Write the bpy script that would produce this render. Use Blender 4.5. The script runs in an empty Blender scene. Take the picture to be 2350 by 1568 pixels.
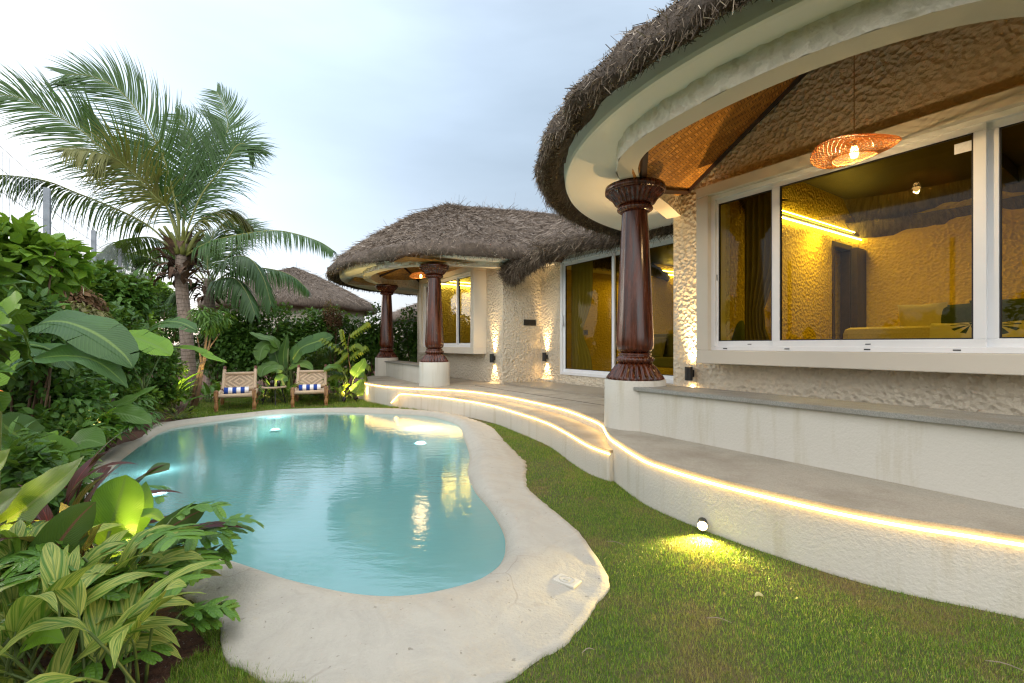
import bpy, math, random
import numpy as np
from mathutils import Vector, noise as mnoise

scene = bpy.context.scene
R = math.radians
rng = np.random.default_rng(7)
random.seed(7)

# ---------------------------------------------------------------- camera
EYE = 1.15
FOC = 1044.4            # focal length in units of a 2350 px wide frame
HOR = 791.0
cam_d = bpy.data.cameras.new('camera')
cam_d.sensor_width = 36.0
cam_d.lens = 36.0 * FOC / 2350.0
cam_d.shift_y = 0.003
cam_d.clip_start = 0.02
cam_d.clip_end = 3000
cam = bpy.data.objects.new('camera', cam_d)
scene.collection.objects.link(cam)
cam.location = (0, 0, EYE)
cam.rotation_euler = (R(90), 0, 0)
scene.camera = cam

# ---------------------------------------------------------------- world: hazy evening sky
world = bpy.data.worlds.new('World')
scene.world = world
world.use_nodes = True
wt = world.node_tree
for n in list(wt.nodes):
    wt.nodes.remove(n)
SUN_EL, SUN_ROT = R(9), R(-62)
wo = wt.nodes.new('ShaderNodeOutputWorld')
bg = wt.nodes.new('ShaderNodeBackground')
bg.inputs['Strength'].default_value = 0.1
sky = wt.nodes.new('ShaderNodeTexSky')
sky.sky_type = 'NISHITA'
sky.sun_disc = False
sky.sun_elevation = SUN_EL
sky.sun_rotation = SUN_ROT
sky.air_density = 1.0
sky.dust_density = 2.0
tc = wt.nodes.new('ShaderNodeTexCoord')
def wnode(t, **kw):
    n = wt.nodes.new(t)
    for k, v in kw.items():
        setattr(n, k, v)
    return n
def wmath(op, a, b=None):
    n = wnode('ShaderNodeMath', operation=op)
    for i, v in enumerate((a, b)):
        if v is None: continue
        if isinstance(v, (int, float)): n.inputs[i].default_value = v
        else: wt.links.new(v, n.inputs[i])
    return n.outputs[0]
sep = wnode('ShaderNodeSeparateXYZ')
wt.links.new(tc.outputs['Generated'], sep.inputs[0])
mp = wnode('ShaderNodeMapping')
mp.inputs['Scale'].default_value = (1.0, 1.0, 4.0)
wt.links.new(tc.outputs['Generated'], mp.inputs[0])
nz = wnode('ShaderNodeTexNoise')
nz.inputs['Scale'].default_value = 1.6
nz.inputs['Detail'].default_value = 5
nz.inputs['Roughness'].default_value = 0.5
wt.links.new(mp.outputs[0], nz.inputs['Vector'])
# veil of high cloud: denser low down and towards the setting sun on the left
def dotv(vx, vy):
    a = wmath('MULTIPLY', sep.outputs[0], vx)
    b = wmath('MULTIPLY', sep.outputs[1], vy)
    return wmath('ADD', a, b)
west = dotv(math.sin(SUN_ROT), math.cos(SUN_ROT))
westp = wmath('POWER', wmath('MAXIMUM', wmath('MULTIPLY_ADD', west, 0.5), 0.0), 2.0)
m0 = wnode('ShaderNodeMath', operation='MULTIPLY_ADD')
wt.links.new(west, m0.inputs[0]); m0.inputs[1].default_value = 0.5; m0.inputs[2].default_value = 0.5
west3 = wmath('POWER', wmath('MAXIMUM', m0.outputs[0], 0.0), 6.0)
# brightness of the cloud veil
back = wmath('MAXIMUM', wmath('MULTIPLY', sep.outputs[1], -1.0), 0.0)
zen = wmath('MAXIMUM', sep.outputs[2], 0.0)
lum = wmath('ADD', wmath('ADD', 2.75, wmath('MULTIPLY', west3, 5.0)), wmath('ADD', wmath('MULTIPLY', back, 12.0), wmath('MULTIPLY', wmath('POWER', zen, 5.0), 16.0)))
lum = wmath('MULTIPLY', lum, wmath('ADD', wmath('MULTIPLY', nz.outputs['Fac'], 0.22), 0.89))
colr = wnode('ShaderNodeMix', data_type='RGBA')
hz = wmath('POWER', wmath('SUBTRACT', 1.0, wmath('MINIMUM', zen, 1.0)), 4.0)
neu = wmath('MINIMUM', wmath('ADD', hz, wmath('ADD', wmath('MULTIPLY', back, 2.0), wmath('POWER', zen, 2.5))), 1.0)
wt.links.new(neu, colr.inputs[0])
colr.inputs[6].default_value = (0.70, 0.95, 1.25, 1)
colr.inputs[7].default_value = (1.05, 1.04, 1.04, 1)
vm = wnode('ShaderNodeVectorMath', operation='SCALE')
wt.links.new(colr.outputs[2], vm.inputs[0]); wt.links.new(lum, vm.inputs['Scale'])
mixs = wnode('ShaderNodeMix', data_type='RGBA')
cov = wnode('ShaderNodeMapRange')
cov.inputs[1].default_value = 0.35; cov.inputs[2].default_value = 0.7
cov.inputs[3].default_value = 0.72; cov.inputs[4].default_value = 0.98
wt.links.new(nz.outputs['Fac'], cov.inputs[0])
wt.links.new(cov.outputs[0], mixs.inputs[0])
wt.links.new(sky.outputs[0], mixs.inputs[6])
wt.links.new(vm.outputs[0], mixs.inputs[7])
wt.links.new(mixs.outputs[2], bg.inputs['Color'])
wt.links.new(bg.outputs[0], wo.inputs[0])

sun_d = bpy.data.lights.new('sun', 'SUN')
sun_d.energy = 0.5
sun_d.angle = R(25)
sun_d.color = (1.0, 0.93, 0.84)
sun = bpy.data.objects.new('sun', sun_d)
scene.collection.objects.link(sun)
_sd = Vector((math.sin(SUN_ROT) * math.cos(SUN_EL), math.cos(SUN_ROT) * math.cos(SUN_EL), math.sin(SUN_EL)))
sun.rotation_euler = _sd.to_track_quat('Z', 'Y').to_euler()

scene.view_settings.view_transform = 'Standard'
scene.view_settings.look = 'None'
scene.view_settings.gamma = 1.0
scene.view_settings.exposure = 1.1
scene.view_settings.use_curve_mapping = False
cy = scene.cycles
cy.use_denoising = True
try:
    cy.denoiser = 'OPENIMAGEDENOISE'
    cy.denoising_input_passes = 'RGB_ALBEDO_NORMAL'
except Exception:
    pass
cy.filter_width = 1.25
cy.max_bounces = 8
cy.diffuse_bounces = 4
cy.glossy_bounces = 4
cy.transparent_max_bounces = 12
cy.transmission_bounces = 6
cy.caustics_reflective = False
cy.caustics_refractive = False
cy.sample_clamp_indirect = 6.0

# ---------------------------------------------------------------- placing on the plot
_tn = (1175 - 480) / FOC
_n = math.hypot(1, _tn)
U = (-_tn / _n, 1 / _n)      # along the villa front, going away
W = (1 / _n, _tn / _n)       # into the villa
def st(s, t, z=0.0):
    return (s * U[0] + t * W[0], s * U[1] + t * W[1], z)
def at(px, py, Y):           # a point of the plot at distance Y
    return ((px - 1175) / FOC * Y, Y, EYE + (HOR - py) / FOC * Y)
def gnd(px, py, z=0.0):      # a point of a level surface
    Y = FOC * (EYE - z) / (py - HOR)
    return ((px - 1175) / FOC * Y, Y, z)
def gst(px, py, z=0.0):
    x, y, _ = gnd(px, py, z)
    return (x * U[0] + y * U[1], x * W[0] + y * W[1])
def on_wall(px, t):          # s of the point of the wall plane t seen at px
    k = (px - 1175) / FOC
    Y = t / (k * W[0] + W[1])
    return k * Y * U[0] + Y * U[1]

# ---------------------------------------------------------------- mesh helpers
COL = scene.collection
class MB:
    def __init__(self):
        self.v = []; self.f = []; self.uv = []
    def add(self, vs, fs, uvs=None):
        o = len(self.v)
        self.v.extend(tuple(p) for p in vs)
        self.f.extend(tuple(i + o for i in f) for f in fs)
        self.uv.extend(uvs if uvs is not None else [(0.0, 0.0)] * len(vs))
        return self
    def grid(self, rows, close_u=False, close_v=False, uvs=None):
        n, m = len(rows), len(rows[0])
        vs = [p for r in rows for p in r]
        if uvs is None:
            uvs = [(j / max(1, m - 1), i / max(1, n - 1)) for i in range(n) for j in range(m)]
        fs = []
        for i in range(n if close_v else n - 1):
            for j in range(m if close_u else m - 1):
                a = i * m + j; b = i * m + (j + 1) % m
                c = ((i + 1) % n) * m + (j + 1) % m; d = ((i + 1) % n) * m + j
                fs.append((a, b, c, d))
        return self.add(vs, fs, uvs)
    def box(self, c, sx, sy, sz, rz=0.0):
        co, si = math.cos(rz), math.sin(rz)
        vs = []
        for dz in (-.5, .5):
            for dx, dy in ((-.5, -.5), (.5, -.5), (.5, .5), (-.5, .5)):
                x, y = dx * sx, dy * sy
                vs.append((c[0] + x * co - y * si, c[1] + x * si + y * co, c[2] + dz * sz))
        return self.add(vs, [(3, 2, 1, 0), (4, 5, 6, 7), (0, 1, 5, 4), (1, 2, 6, 5), (2, 3, 7, 6), (3, 0, 4, 7)])
    def sbox(self, s0, s1, t0, t1, z0, z1):
        a, b = min(s0, s1), max(s0, s1)
        vs = [st(s, t, z) for z in (z0, z1) for s, t in ((a, t0), (b, t0), (b, t1), (a, t1))]
        return self.add(vs, [(0, 1, 2, 3), (7, 6, 5, 4), (4, 5, 1, 0), (5, 6, 2, 1), (6, 7, 3, 2), (7, 4, 0, 3)])
    def tube(self, pts, rad, n=8, cap=True):
        pts = [Vector(p) for p in pts]
        if not hasattr(rad, '__len__'): rad = [rad] * len(pts)
        rows = []
        ref = None
        for i, p in enumerate(pts):
            d = (pts[min(i + 1, len(pts) - 1)] - pts[max(i - 1, 0)])
            if d.length < 1e-9: d = Vector((0, 0, 1))
            d.normalize()
            if ref is None:
                ref = Vector((1, 0, 0)) if abs(d.x) < .8 else Vector((0, 1, 0))
            a = (ref - d * ref.dot(d))
            if a.length < 1e-6: a = d.orthogonal()
            a.normalize(); ref = a
            b = d.cross(a)
            rows.append([tuple(p + (a * math.cos(2 * math.pi * k / n) + b * math.sin(2 * math.pi * k / n)) * rad[i]) for k in range(n)])
        self.grid(rows, close_u=True)
        if cap:
            o = len(self.v)
            self.f.append(tuple(range(o - n, o)))
            s = o - n * len(pts)
            self.f.append(tuple(range(s + n - 1, s - 1, -1)))
        return self
    def lathe(self, prof, c=(0, 0, 0), n=32, flute=None):
        rows = []
        for i, (r, z) in enumerate(prof):
            row = []
            for k in range(n):
                a = 2 * math.pi * k / n
                rr = r * (1 + (flute(i, a) if flute else 0))
                row.append((c[0] + rr * math.cos(a), c[1] + rr * math.sin(a), c[2] + z))
            rows.append(row)
        self.grid(rows, close_u=True)
        o = len(self.v)
        self.f.append(tuple(range(o - n, o)))
        s = o - n * len(prof)
        self.f.append(tuple(range(s + n - 1, s - 1, -1)))
        return self
    def prism(self, poly, z0, z1):
        n = len(poly)
        vs = [(p[0], p[1], z0) for p in poly] + [(p[0], p[1], z1) for p in poly]
        ar = sum(poly[i][0] * poly[(i + 1) % n][1] - poly[(i + 1) % n][0] * poly[i][1] for i in range(n))
        idx = list(range(n)) if ar > 0 else list(range(n - 1, -1, -1))
        fs = [tuple(reversed(idx)), tuple(i + n for i in idx)]
        for k in range(n):
            a, b = idx[k], idx[(k + 1) % n]
            fs.append((a, b, b + n, a + n))
        return self.add(vs, fs)
    def build(self, name, mat, parent=None, smooth=False, bevel=0.0, org=None):
        me = bpy.data.meshes.new(name)
        o3 = (0, 0, 0)
        if parent is not None:
            p = parent
            o3 = Vector((0, 0, 0))
            while p is not None:
                o3 = o3 + Vector(p.location); p = p.parent
            o3 = tuple(o3)
        if org is not None: o3 = org
        me.from_pydata([(a - o3[0], b - o3[1], c - o3[2]) for a, b, c in self.v], [], self.f)
        uvl = me.uv_layers.new(name='UVMap')
        li = np.empty(len(me.loops), dtype=np.int32)
        me.loops.foreach_get('vertex_index', li)
        uva = np.array(self.uv, dtype=np.float32)[li]
        uvl.data.foreach_set('uv', uva.ravel())
        if smooth:
            me.polygons.foreach_set('use_smooth', [True] * len(me.polygons))
        if mat is not None:
            for m in (mat if isinstance(mat, (list, tuple)) else [mat]):
                me.materials.append(m)
        me.update()
        ob = bpy.data.objects.new(name, me)
        COL.objects.link(ob)
        if parent is not None: ob.parent = parent
        elif org is not None: ob.location = org
        if bevel > 0:
            bm = ob.modifiers.new('bevel', 'BEVEL'); bm.width = bevel; bm.segments = 2; bm.limit_method = 'ANGLE'
            bm.harden_normals = False
        return ob

def np_mesh(name, V, F, mat, parent=None, uv=None, smooth=False):
    """V (N,3), F (M,k) index array of one face size."""
    me = bpy.data.meshes.new(name)
    V = np.asarray(V, dtype=np.float32)
    if parent is not None:
        p = parent; o3 = np.zeros(3, np.float32)
        while p is not None:
            o3 = o3 + np.array(p.location, np.float32); p = p.parent
        V = V - o3
    F = np.asarray(F, dtype=np.int32)
    k = F.shape[1]
    me.vertices.add(len(V)); me.vertices.foreach_set('co', V.ravel())
    me.loops.add(F.size); me.loops.foreach_set('vertex_index', F.ravel())
    me.polygons.add(len(F)); me.polygons.foreach_set('loop_start', np.arange(0, F.size, k, dtype=np.int32))
    if uv is not None:
        l = me.uv_layers.new(name='UVMap'); l.data.foreach_set('uv', np.asarray(uv, np.float32)[F.ravel()].ravel())
    if smooth:
        me.polygons.foreach_set('use_smooth', np.ones(len(F), dtype=bool))
    me.materials.append(mat)
    me.update(calc_edges=True)
    ob = bpy.data.objects.new(name, me)
    COL.objects.link(ob)
    if parent is not None: ob.parent = parent
    return ob

def nrm(a):
    return a / np.maximum(np.linalg.norm(a, axis=1, keepdims=True), 1e-9)

def straws(name, P, D, L, Wd, mat, parent=None):
    """thin four-sided straw blades: P root, D direction, L length, Wd width"""
    n = len(P)
    rnd = nrm(rng.normal(size=(n, 3)))
    S = nrm(np.cross(D, rnd)) * (Wd * .5)[:, None]
    T = P + D * L[:, None]
    V = np.stack([P - S, P + S, T + S * .5, T - S * .5], 1).reshape(-1, 3)
    F = np.arange(4 * n).reshape(n, 4)
    return np_mesh(name, V, F, mat, parent)

def tag(o, label=None, cat=None, group=None, kind=None):
    if label: o['label'] = label
    if cat: o['category'] = cat
    if group: o['group'] = group
    if kind: o['kind'] = kind
    return o
def thing(name, loc, label, cat, group=None, rz=0.0):
    o = bpy.data.objects.new(name, None)
    COL.objects.link(o)
    o.location = loc; o.rotation_euler = (0, 0, rz)
    o.empty_display_size = .1
    return tag(o, label, cat, group)
def copy_tree(o, loc=None, rz=None, scale=None, label=None, parent=None):
    c = o.copy(); COL.objects.link(c)
    if parent is not None: c.parent = parent
    if loc is not None: c.location = loc
    if rz is not None: c.rotation_euler = (0, 0, rz)
    if scale is not None: c.scale = (scale, scale, scale)
    if label: c['label'] = label
    for ch in [x for x in list(o.children)]:
        copy_tree(ch, parent=c)
    return c

def spline(pts, n, closed=False):
    """Catmull-Rom through the points"""
    P = [np.array(p, float) for p in pts]
    m = len(P); out = []
    segs = m if closed else m - 1
    for k in range(n if closed else n):
        u = k / (n if closed else (n - 1)) * segs
        i = min(int(u), segs - 1); f = u - i
        g = (lambda j: P[j % m]) if closed else (lambda j: P[max(0, min(m - 1, j))])
        p0, p1, p2, p3 = g(i - 1), g(i), g(i + 1), g(i + 2)
        out.append(0.5 * ((2 * p1) + (-p0 + p2) * f + (2 * p0 - 5 * p1 + 4 * p2 - p3) * f * f + (-p0 + 3 * p1 - 3 * p2 + p3) * f ** 3))
    return [tuple(x) for x in out]
def resample(pts, n, closed=False):
    P = np.array(pts, float)
    if closed: P = np.vstack([P, P[:1]])
    d = np.r_[0, np.cumsum(np.linalg.norm(np.diff(P, axis=0), axis=1))]
    q = np.linspace(0, d[-1], n + (1 if closed else 0))
    if closed: q = q[:-1]
    return [tuple(np.interp(x, d, P[:, k]) for k in range(P.shape[1])) for x in q]

# ---------------------------------------------------------------- materials
class NT:
    def __init__(self, name):
        self.m = bpy.data.materials.new(name); self.m.use_nodes = True
        self.t = self.m.node_tree
        for n in list(self.t.nodes): self.t.nodes.remove(n)
        self.out = self.t.nodes.new('ShaderNodeOutputMaterial')
    def n(self, t, ins=None, **kw):
        x = self.t.nodes.new(t)
        for k, v in kw.items(): setattr(x, k, v)
        for k, v in (ins or {}).items():
            if isinstance(v, bpy.types.NodeSocket): self.t.links.new(v, x.inputs[k])
            else: x.inputs[k].default_value = v
        return x
    def link(self, a, b): self.t.links.new(a, b)
    def mixc(self, f, a, b, blend='MIX'):
        x = self.t.nodes.new('ShaderNodeMix'); x.data_type = 'RGBA'; x.blend_type = blend
        for i, v in ((0, f), (6, a), (7, b)):
            if isinstance(v, bpy.types.NodeSocket): self.t.links.new(v, x.inputs[i])
            elif i == 0: x.inputs[0].default_value = v
            else: x.inputs[i].default_value = (*v, 1) if len(v) == 3 else v
        return x.outputs[2]
    def math(self, op, a, b=None, c=None, clamp=False):
        x = self.t.nodes.new('ShaderNodeMath'); x.operation = op; x.use_clamp = clamp
        for i, v in enumerate((a, b, c)):
            if v is None: continue
            if isinstance(v, bpy.types.NodeSocket): self.t.links.new(v, x.inputs[i])
            else: x.inputs[i].default_value = v
        return x.outputs[0]
    def ramp(self, f, a, b, lo=0.0, hi=1.0):
        x = self.n('ShaderNodeMapRange', {0: f, 1: a, 2: b, 3: lo, 4: hi}); x.clamp = True
        return x.outputs[0]
    def coord(self, kind='Object', scale=None):
        c = self.t.nodes.new('ShaderNodeTexCoord').outputs[kind]
        if scale is None: return c
        mpn = self.n('ShaderNodeMapping', {0: c}); mpn.inputs['Scale'].default_value = scale
        return mpn.outputs[0]
    def noise(self, co, scale, detail=4, rough=.55):
        return self.n('ShaderNodeTexNoise', {'Vector': co, 'Scale': scale, 'Detail': detail, 'Roughness': rough}).outputs['Fac']
    def bump(self, h, strength=.5, dist=.02, nin=None):
        x = self.n('ShaderNodeBump', {'Height': h, 'Strength': strength, 'Distance': dist})
        if nin is not None: self.link(nin, x.inputs['Normal'])
        return x.outputs[0]
    def pbr(self, col, rough=.6, normal=None, **kw):
        b = self.n('ShaderNodeBsdfPrincipled')
        if isinstance(col, bpy.types.NodeSocket): self.link(col, b.inputs['Base Color'])
        else: b.inputs['Base Color'].default_value = (*col, 1)
        if isinstance(rough, bpy.types.NodeSocket): self.link(rough, b.inputs['Roughness'])
        else: b.inputs['Roughness'].default_value = rough
        if normal is not None: self.link(normal, b.inputs['Normal'])
        for k, v in kw.items():
            b.inputs[k.replace('_', ' ')].default_value = v
        return b
    def done(self, sh, disp=None):
        self.link(sh.outputs[0] if hasattr(sh, 'outputs') else sh, self.out.inputs['Surface'])
        return self.m

def mat_plaster(name, col, rough_amp=0.0, scale=9.0, stain=.0, stain_col=(.35, .30, .20), fine=.25, flow=False):
    k = NT(name); co = k.coord('Object')
    big = k.noise(co, 1.3, 5)
    c = k.mixc(k.ramp(big, .35, .75, 0, .35), col, tuple(x * .88 for x in col))
    if stain > 0:
        if flow:
            sc = k.coord('Object', (5, 5, .55))
            s = k.ramp(k.noise(sc, 1.6, 6, .65), .52, .72, 0, stain)
        else:
            s = k.ramp(k.noise(co, 2.4, 7, .7), .52, .74, 0, stain)
        c = k.mixc(s, c, stain_col)
    spk = k.n('ShaderNodeTexVoronoi', {'Vector': co, 'Scale': 34.0}).outputs['Distance']
    h = k.noise(co, 60, 4, .6)
    nb = k.bump(h, fine, .004)
    if name == 'pool_plaster':
        # trowel sweeps, pits and grime of a hand finished rim
        wv = k.n('ShaderNodeTexNoise', {'Vector': co, 'Scale': 1.1, 'Detail': 3.0}); 
        sw = k.n('ShaderNodeVectorMath', {0: wv.outputs['Color']}, operation='SCALE'); sw.inputs['Scale'].default_value = 2.2
        sa = k.n('ShaderNodeVectorMath', {0: co, 1: sw.outputs[0]}, operation='ADD').outputs[0]
        st_ = k.noise(k.n('ShaderNodeMapping', {0: sa}).outputs[0], 5.5, 6, .72)
        pit = k.ramp(k.noise(co, 42, 2, .5), .70, .76)
        c = k.mixc(k.math('MULTIPLY', pit, .55), c, (.13, .105, .075))
        c = k.mixc(k.ramp(st_, .42, .66, 0, .30), c, tuple(x * .66 for x in col))
        c = k.mixc(k.ramp(k.noise(co, 3.3, 8, .75), .60, .70, 0, .35), c, (.40, .30, .16))
        ck = k.n('ShaderNodeTexVoronoi', {'Vector': sa, 'Scale': .55}, feature='DISTANCE_TO_EDGE').outputs['Distance']
        crack = k.math('MULTIPLY', k.ramp(ck, .006, .002), k.ramp(k.noise(co, 1.6, 3), .50, .58))
        c = k.mixc(k.math('MULTIPLY', crack, .3), c, (.16, .13, .095))
        zz_ = k.n('ShaderNodeSeparateXYZ', {0: co}).outputs[2]
        wet = k.ramp(k.math('ADD', zz_, k.math('MULTIPLY', k.noise(co, 4, 4), .02)), .030, .016)
        c = k.mixc(k.math('MULTIPLY', wet, .45), c, (.30, .26, .19))
        nb = k.bump(k.math('SUBTRACT', st_, k.math('MULTIPLY', pit, .4)), .5, .012, nb)
    if rough_amp > 0:
        w = k.n('ShaderNodeTexNoise', {'Vector': co, 'Scale': 5.0, 'Detail': 2.0})
        wv = k.n('ShaderNodeVectorMath', {0: w.outputs['Color']}, operation='SCALE'); wv.inputs['Scale'].default_value = .07
        wa = k.n('ShaderNodeVectorMath', {0: co, 1: wv.outputs[0]}, operation='ADD').outputs[0]
        vo = k.n('ShaderNodeTexVoronoi', {'Vector': wa, 'Scale': scale}, feature='SMOOTH_F1'); vo.inputs['Smoothness'].default_value = .35
        n2 = k.noise(co, scale * 2.2, 3, .5)
        hh = k.math('ADD', k.math('MULTIPLY', vo.outputs['Distance'], 1.0), k.math('MULTIPLY', n2, .45))
        rel = k.ramp(k.noise(co, 1.1, 3), .3, .7, .45, 1.15)
        nb = k.bump(k.math('MULTIPLY', hh, rel), rough_amp, .05, nb)
        c = k.mixc(k.ramp(k.noise(co, .9, 5, .6), .45, .75, 0, .5), c, tuple(x * .84 for x in col))
    return k.done(k.pbr(c, .85, nb))
def mat_simple(name, col, rough=.5, var=.15, scale=20, bump=0.0, **kw):
    k = NT(name); co = k.coord('Object')
    nn = k.noise(co, scale, 4)
    c = k.mixc(k.ramp(nn, .3, .7), tuple(x * (1 - var) for x in col), tuple(min(1, x * (1 + var)) for x in col))
    nb = k.bump(nn, bump, .01) if bump else None
    return k.done(k.pbr(c, rough, nb, **kw))
def mat_emit(name, col, st_):
    k = NT(name)
    e = k.n('ShaderNodeEmission', {'Color': (*col, 1), 'Strength': st_})
    return k.done(e)
def mat_glass(name, tint, refl=.12):
    k = NT(name)
    fr = k.n('ShaderNodeFresnel', {'IOR': 1.5}).outputs[0]
    f = k.math('MULTIPLY_ADD', fr, .42, refl, clamp=True)
    tr = k.n('ShaderNodeBsdfTransparent', {'Color': (*tint, 1)})
    gl = k.n('ShaderNodeBsdfGlossy', {'Color': (.9, .93, .95, 1), 'Roughness': .0})
    mx = k.n('ShaderNodeMixShader', {0: f, 1: tr.outputs[0], 2: gl.outputs[0]})
    return k.done(mx)

CREAM = (.65, .60, .50)
M = {}
M['plaster'] = mat_plaster('smooth_plaster', CREAM)
M['fascia'] = mat_plaster('fascia_plaster', (.88, .85, .77), fine=.3)
M['rough'] = mat_plaster('hammered_plaster', (.66, .585, .455), .8, 22.0, fine=.2)
M['chunky'] = mat_plaster('chunky_plaster', (.74, .69, .58), 1.0, 13.0, fine=.2)
M['wallstain'] = mat_plaster('weathered_plaster', (.565, .535, .465), 0.0, 40.0, .55, (.40, .345, .22), .9, True)
M['rim'] = mat_plaster('pool_plaster', (.395, .372, .315), 0, 9, .38, (.33, .26, .175), 1.0)
M['inside'] = mat_plaster('interior_plaster', (.58, .41, .05), .55, 24.0)
def _stone(name, c1, c2, joints):
    k = NT(name); co = k.coord('Object')
    g = k.noise(co, 150, 3, .7); b = k.noise(co, 2.2, 6, .65)
    c = k.mixc(k.ramp(g, .3, .7), c1, c2)
    c = k.mixc(k.ramp(b, .45, .75, 0, .55), c, (.17, .135, .09))
    nb = k.bump(g, .25, .003)
    return k.done(k.pbr(c, k.ramp(b, .3, .7, .45, .75), nb))
M['stone'] = _stone('granite_paving', (.27, .24, .185), (.44, .39, .31), True)
M['slab'] = _stone('granite_slab', (.15, .15, .135), (.34, .33, .29), False)
def _wood():
    k = NT('lacquered_wood'); co = k.coord('Object', (14, 14, 1.0))
    a = k.noise(co, 2.0, 6, .6); b = k.noise(k.coord('Object', (60, 60, 2.5)), 2.0, 3)
    c = k.mixc(k.ramp(a, .35, .68), (.022, .0045, .002), (.125, .027, .007))
    c = k.mixc(k.ramp(b, .5, .7, 0, .5), c, (.03, .008, .004))
    return k.done(k.pbr(c, k.ramp(a, .3, .7, .14, .34), k.bump(b, .15, .004), Specular_IOR_Level=.5))
M['wood'] = _wood()
M['darkwood'] = mat_simple('dark_timber', (.028, .012, .008), .45, .4, 14)
M['upvc'] = mat_simple('white_frame', (.80, .81, .82), .3, .03, 4)
M['gasket'] = mat_simple('black_gasket', (.012, .012, .013), .5, .1)
M['black'] = mat_simple('black_metal', (.010, .009, .009), .45, .2)
M['glass'] = mat_glass('tinted_glass', (.88, .77, .24), 0.0)
M['led'] = mat_emit('warm_led', (1.0, .58, .15), 9.0)
M['ledroom'] = mat_emit('room_led', (1.0, .80, .30), 24.0)
M['bulb'] = mat_emit('lamp_filament', (1.0, .55, .16), 16.0)
M['lens'] = mat_emit('spot_lens', (1.0, .62, .22), 40.0)
def _bamboo():
    k = NT('bamboo_mat')
    uv = k.n('ShaderNodeSeparateXYZ', {0: k.coord('UV')})
    tri = k.math('MULTIPLY', k.math('ABSOLUTE', k.math('SUBTRACT', k.math('FRACT', k.math('DIVIDE', uv.outputs[0], .11)), .5)), .11)
    q = k.math('DIVIDE', k.math('ADD', uv.outputs[1], tri), .034)
    s = k.math('FRACT', q)
    row = k.n('ShaderNodeTexWhiteNoise', {'W': k.math('ADD', k.math('FLOOR', q), k.math('MULTIPLY', k.math('FLOOR', k.math('DIVIDE', uv.outputs[0], .055)), 7.3))}, noise_dimensions='1D').outputs[0]
    nn = k.noise(k.coord('UV'), 5, 4)
    c = k.mixc(row, (.34, .15, .025), (.72, .38, .085))
    c = k.mixc(k.ramp(nn, .4, .7, 0, .4), c, (.22, .09, .018))
    c = k.mixc(k.ramp(s, .28, .12), c, (.07, .026, .006))
    return k.done(k.pbr(c, .45, k.bump(s, .4, .006)))
M['bamboo'] = _bamboo()
def _thatch(name, c1, c2, c3):
    k = NT(name); uv = k.coord('UV')
    mpn = k.n('ShaderNodeMapping', {0: uv}); mpn.inputs['Scale'].default_value = (22, 3.2, 1)
    a = k.noise(mpn.outputs[0], 1.0, 6, .7)
    b = k.noise(k.coord('Object'), 2.0, 5, .6)
    c = k.mixc(k.ramp(a, .32, .68), c1, c2)
    c = k.mixc(k.ramp(b, .4, .75, 0, .6), c, c3)
    return k.done(k.pbr(c, .95, k.bump(a, 1.0, .09)))
M['thatch'] = _thatch('thatch_bed', (.060, .045, .034), (.19, .145, .108), (.105, .080, .061))
def _straw(name, cols, rough=.75):
    k = NT(name)
    isl = k.n('ShaderNodeNewGeometry').outputs['Random Per Island']
    r = k.n('ShaderNodeValToRGB', {0: isl})
    e = r.color_ramp.elements
    while len(e) < len(cols): e.new(.5)
    for i, c in enumerate(cols):
        e[i].position = i / (len(cols) - 1); e[i].color = (*c, 1)
    return k.done(k.pbr(r.outputs[0], rough))
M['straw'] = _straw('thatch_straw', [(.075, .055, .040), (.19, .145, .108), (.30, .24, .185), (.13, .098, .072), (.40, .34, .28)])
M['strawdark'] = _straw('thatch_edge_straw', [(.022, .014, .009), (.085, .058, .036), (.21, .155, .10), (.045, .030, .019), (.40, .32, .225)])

M['strawlight'] = _straw('loose_pale_straw', [(.16, .12, .085), (.42, .34, .25), (.55, .47, .37), (.28, .21, .15)])
# ================================================================ pool outline
WATER_Z = 0.0
_in_px = [(219,1147),(233.5,1111.6),(260,1079),(295,1047),(336,1016),(377,990),(421,978),(479.7,969.5),(553,959.8),(641,950.5),(758,946.6),
 (833.7,949),(921.6,952),(980,956),(1018,965),(1047.6,976.8),(1057.8,991.5),(1061,1006),(1069,1029.6),(1073,1056),(1069,1082),(1072,1100),
 (1088.6,1132),(1115,1164),(1138,1196.6),(1151.6,1226),(1154.5,1252),(1150,1278.6),(1131,1304),(1081.5,1333.5),(998.5,1356),(915.5,1366),
 (832.5,1363),(749.5,1350),(666.5,1329),(596,1304),(542,1286),(459,1263),(371,1240.5),(295,1215),(240,1185)]
_out_px = [(198,1144),(216,1065),(242,1035.4),(280,1015),(324,1000),(354,969.5),(406,960.7),(494,952),(582,944),(641,938.7),(758,934.8),
 (833.7,934),(921.6,934.6),(1009.5,940.7),(1038.8,944.6),(1082.7,959),(1126.7,976.8),(1153,1003),(1197,1044),(1207,1055),(1206,1088),
 (1211.7,1117.5),(1244,1149.7),(1288,1188),(1332,1229),(1361,1273),(1390,1316.7),(1406,1345),(1372,1383),(1322,1445.5),(1280.7,1487),
 (1239,1514),(1164.5,1557.6),(1090,1580),(960,1600),(800,1590),(695.6,1568),(625,1549),(521,1514),(490,1512),(513,1462),(509,1429),(475.6,1383),
 (400,1345),(300,1290),(215,1230)]
pool_in = spline([gnd(x, y, WATER_Z)[:2] for x, y in _in_px], 260, True)
pool_out = [gnd(x, y, .035)[:2] for x, y in _out_px]
pool_out = resample(spline(pool_out, 400, True), 260, True)
PC = np.array([-1.55, 4.6])
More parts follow.
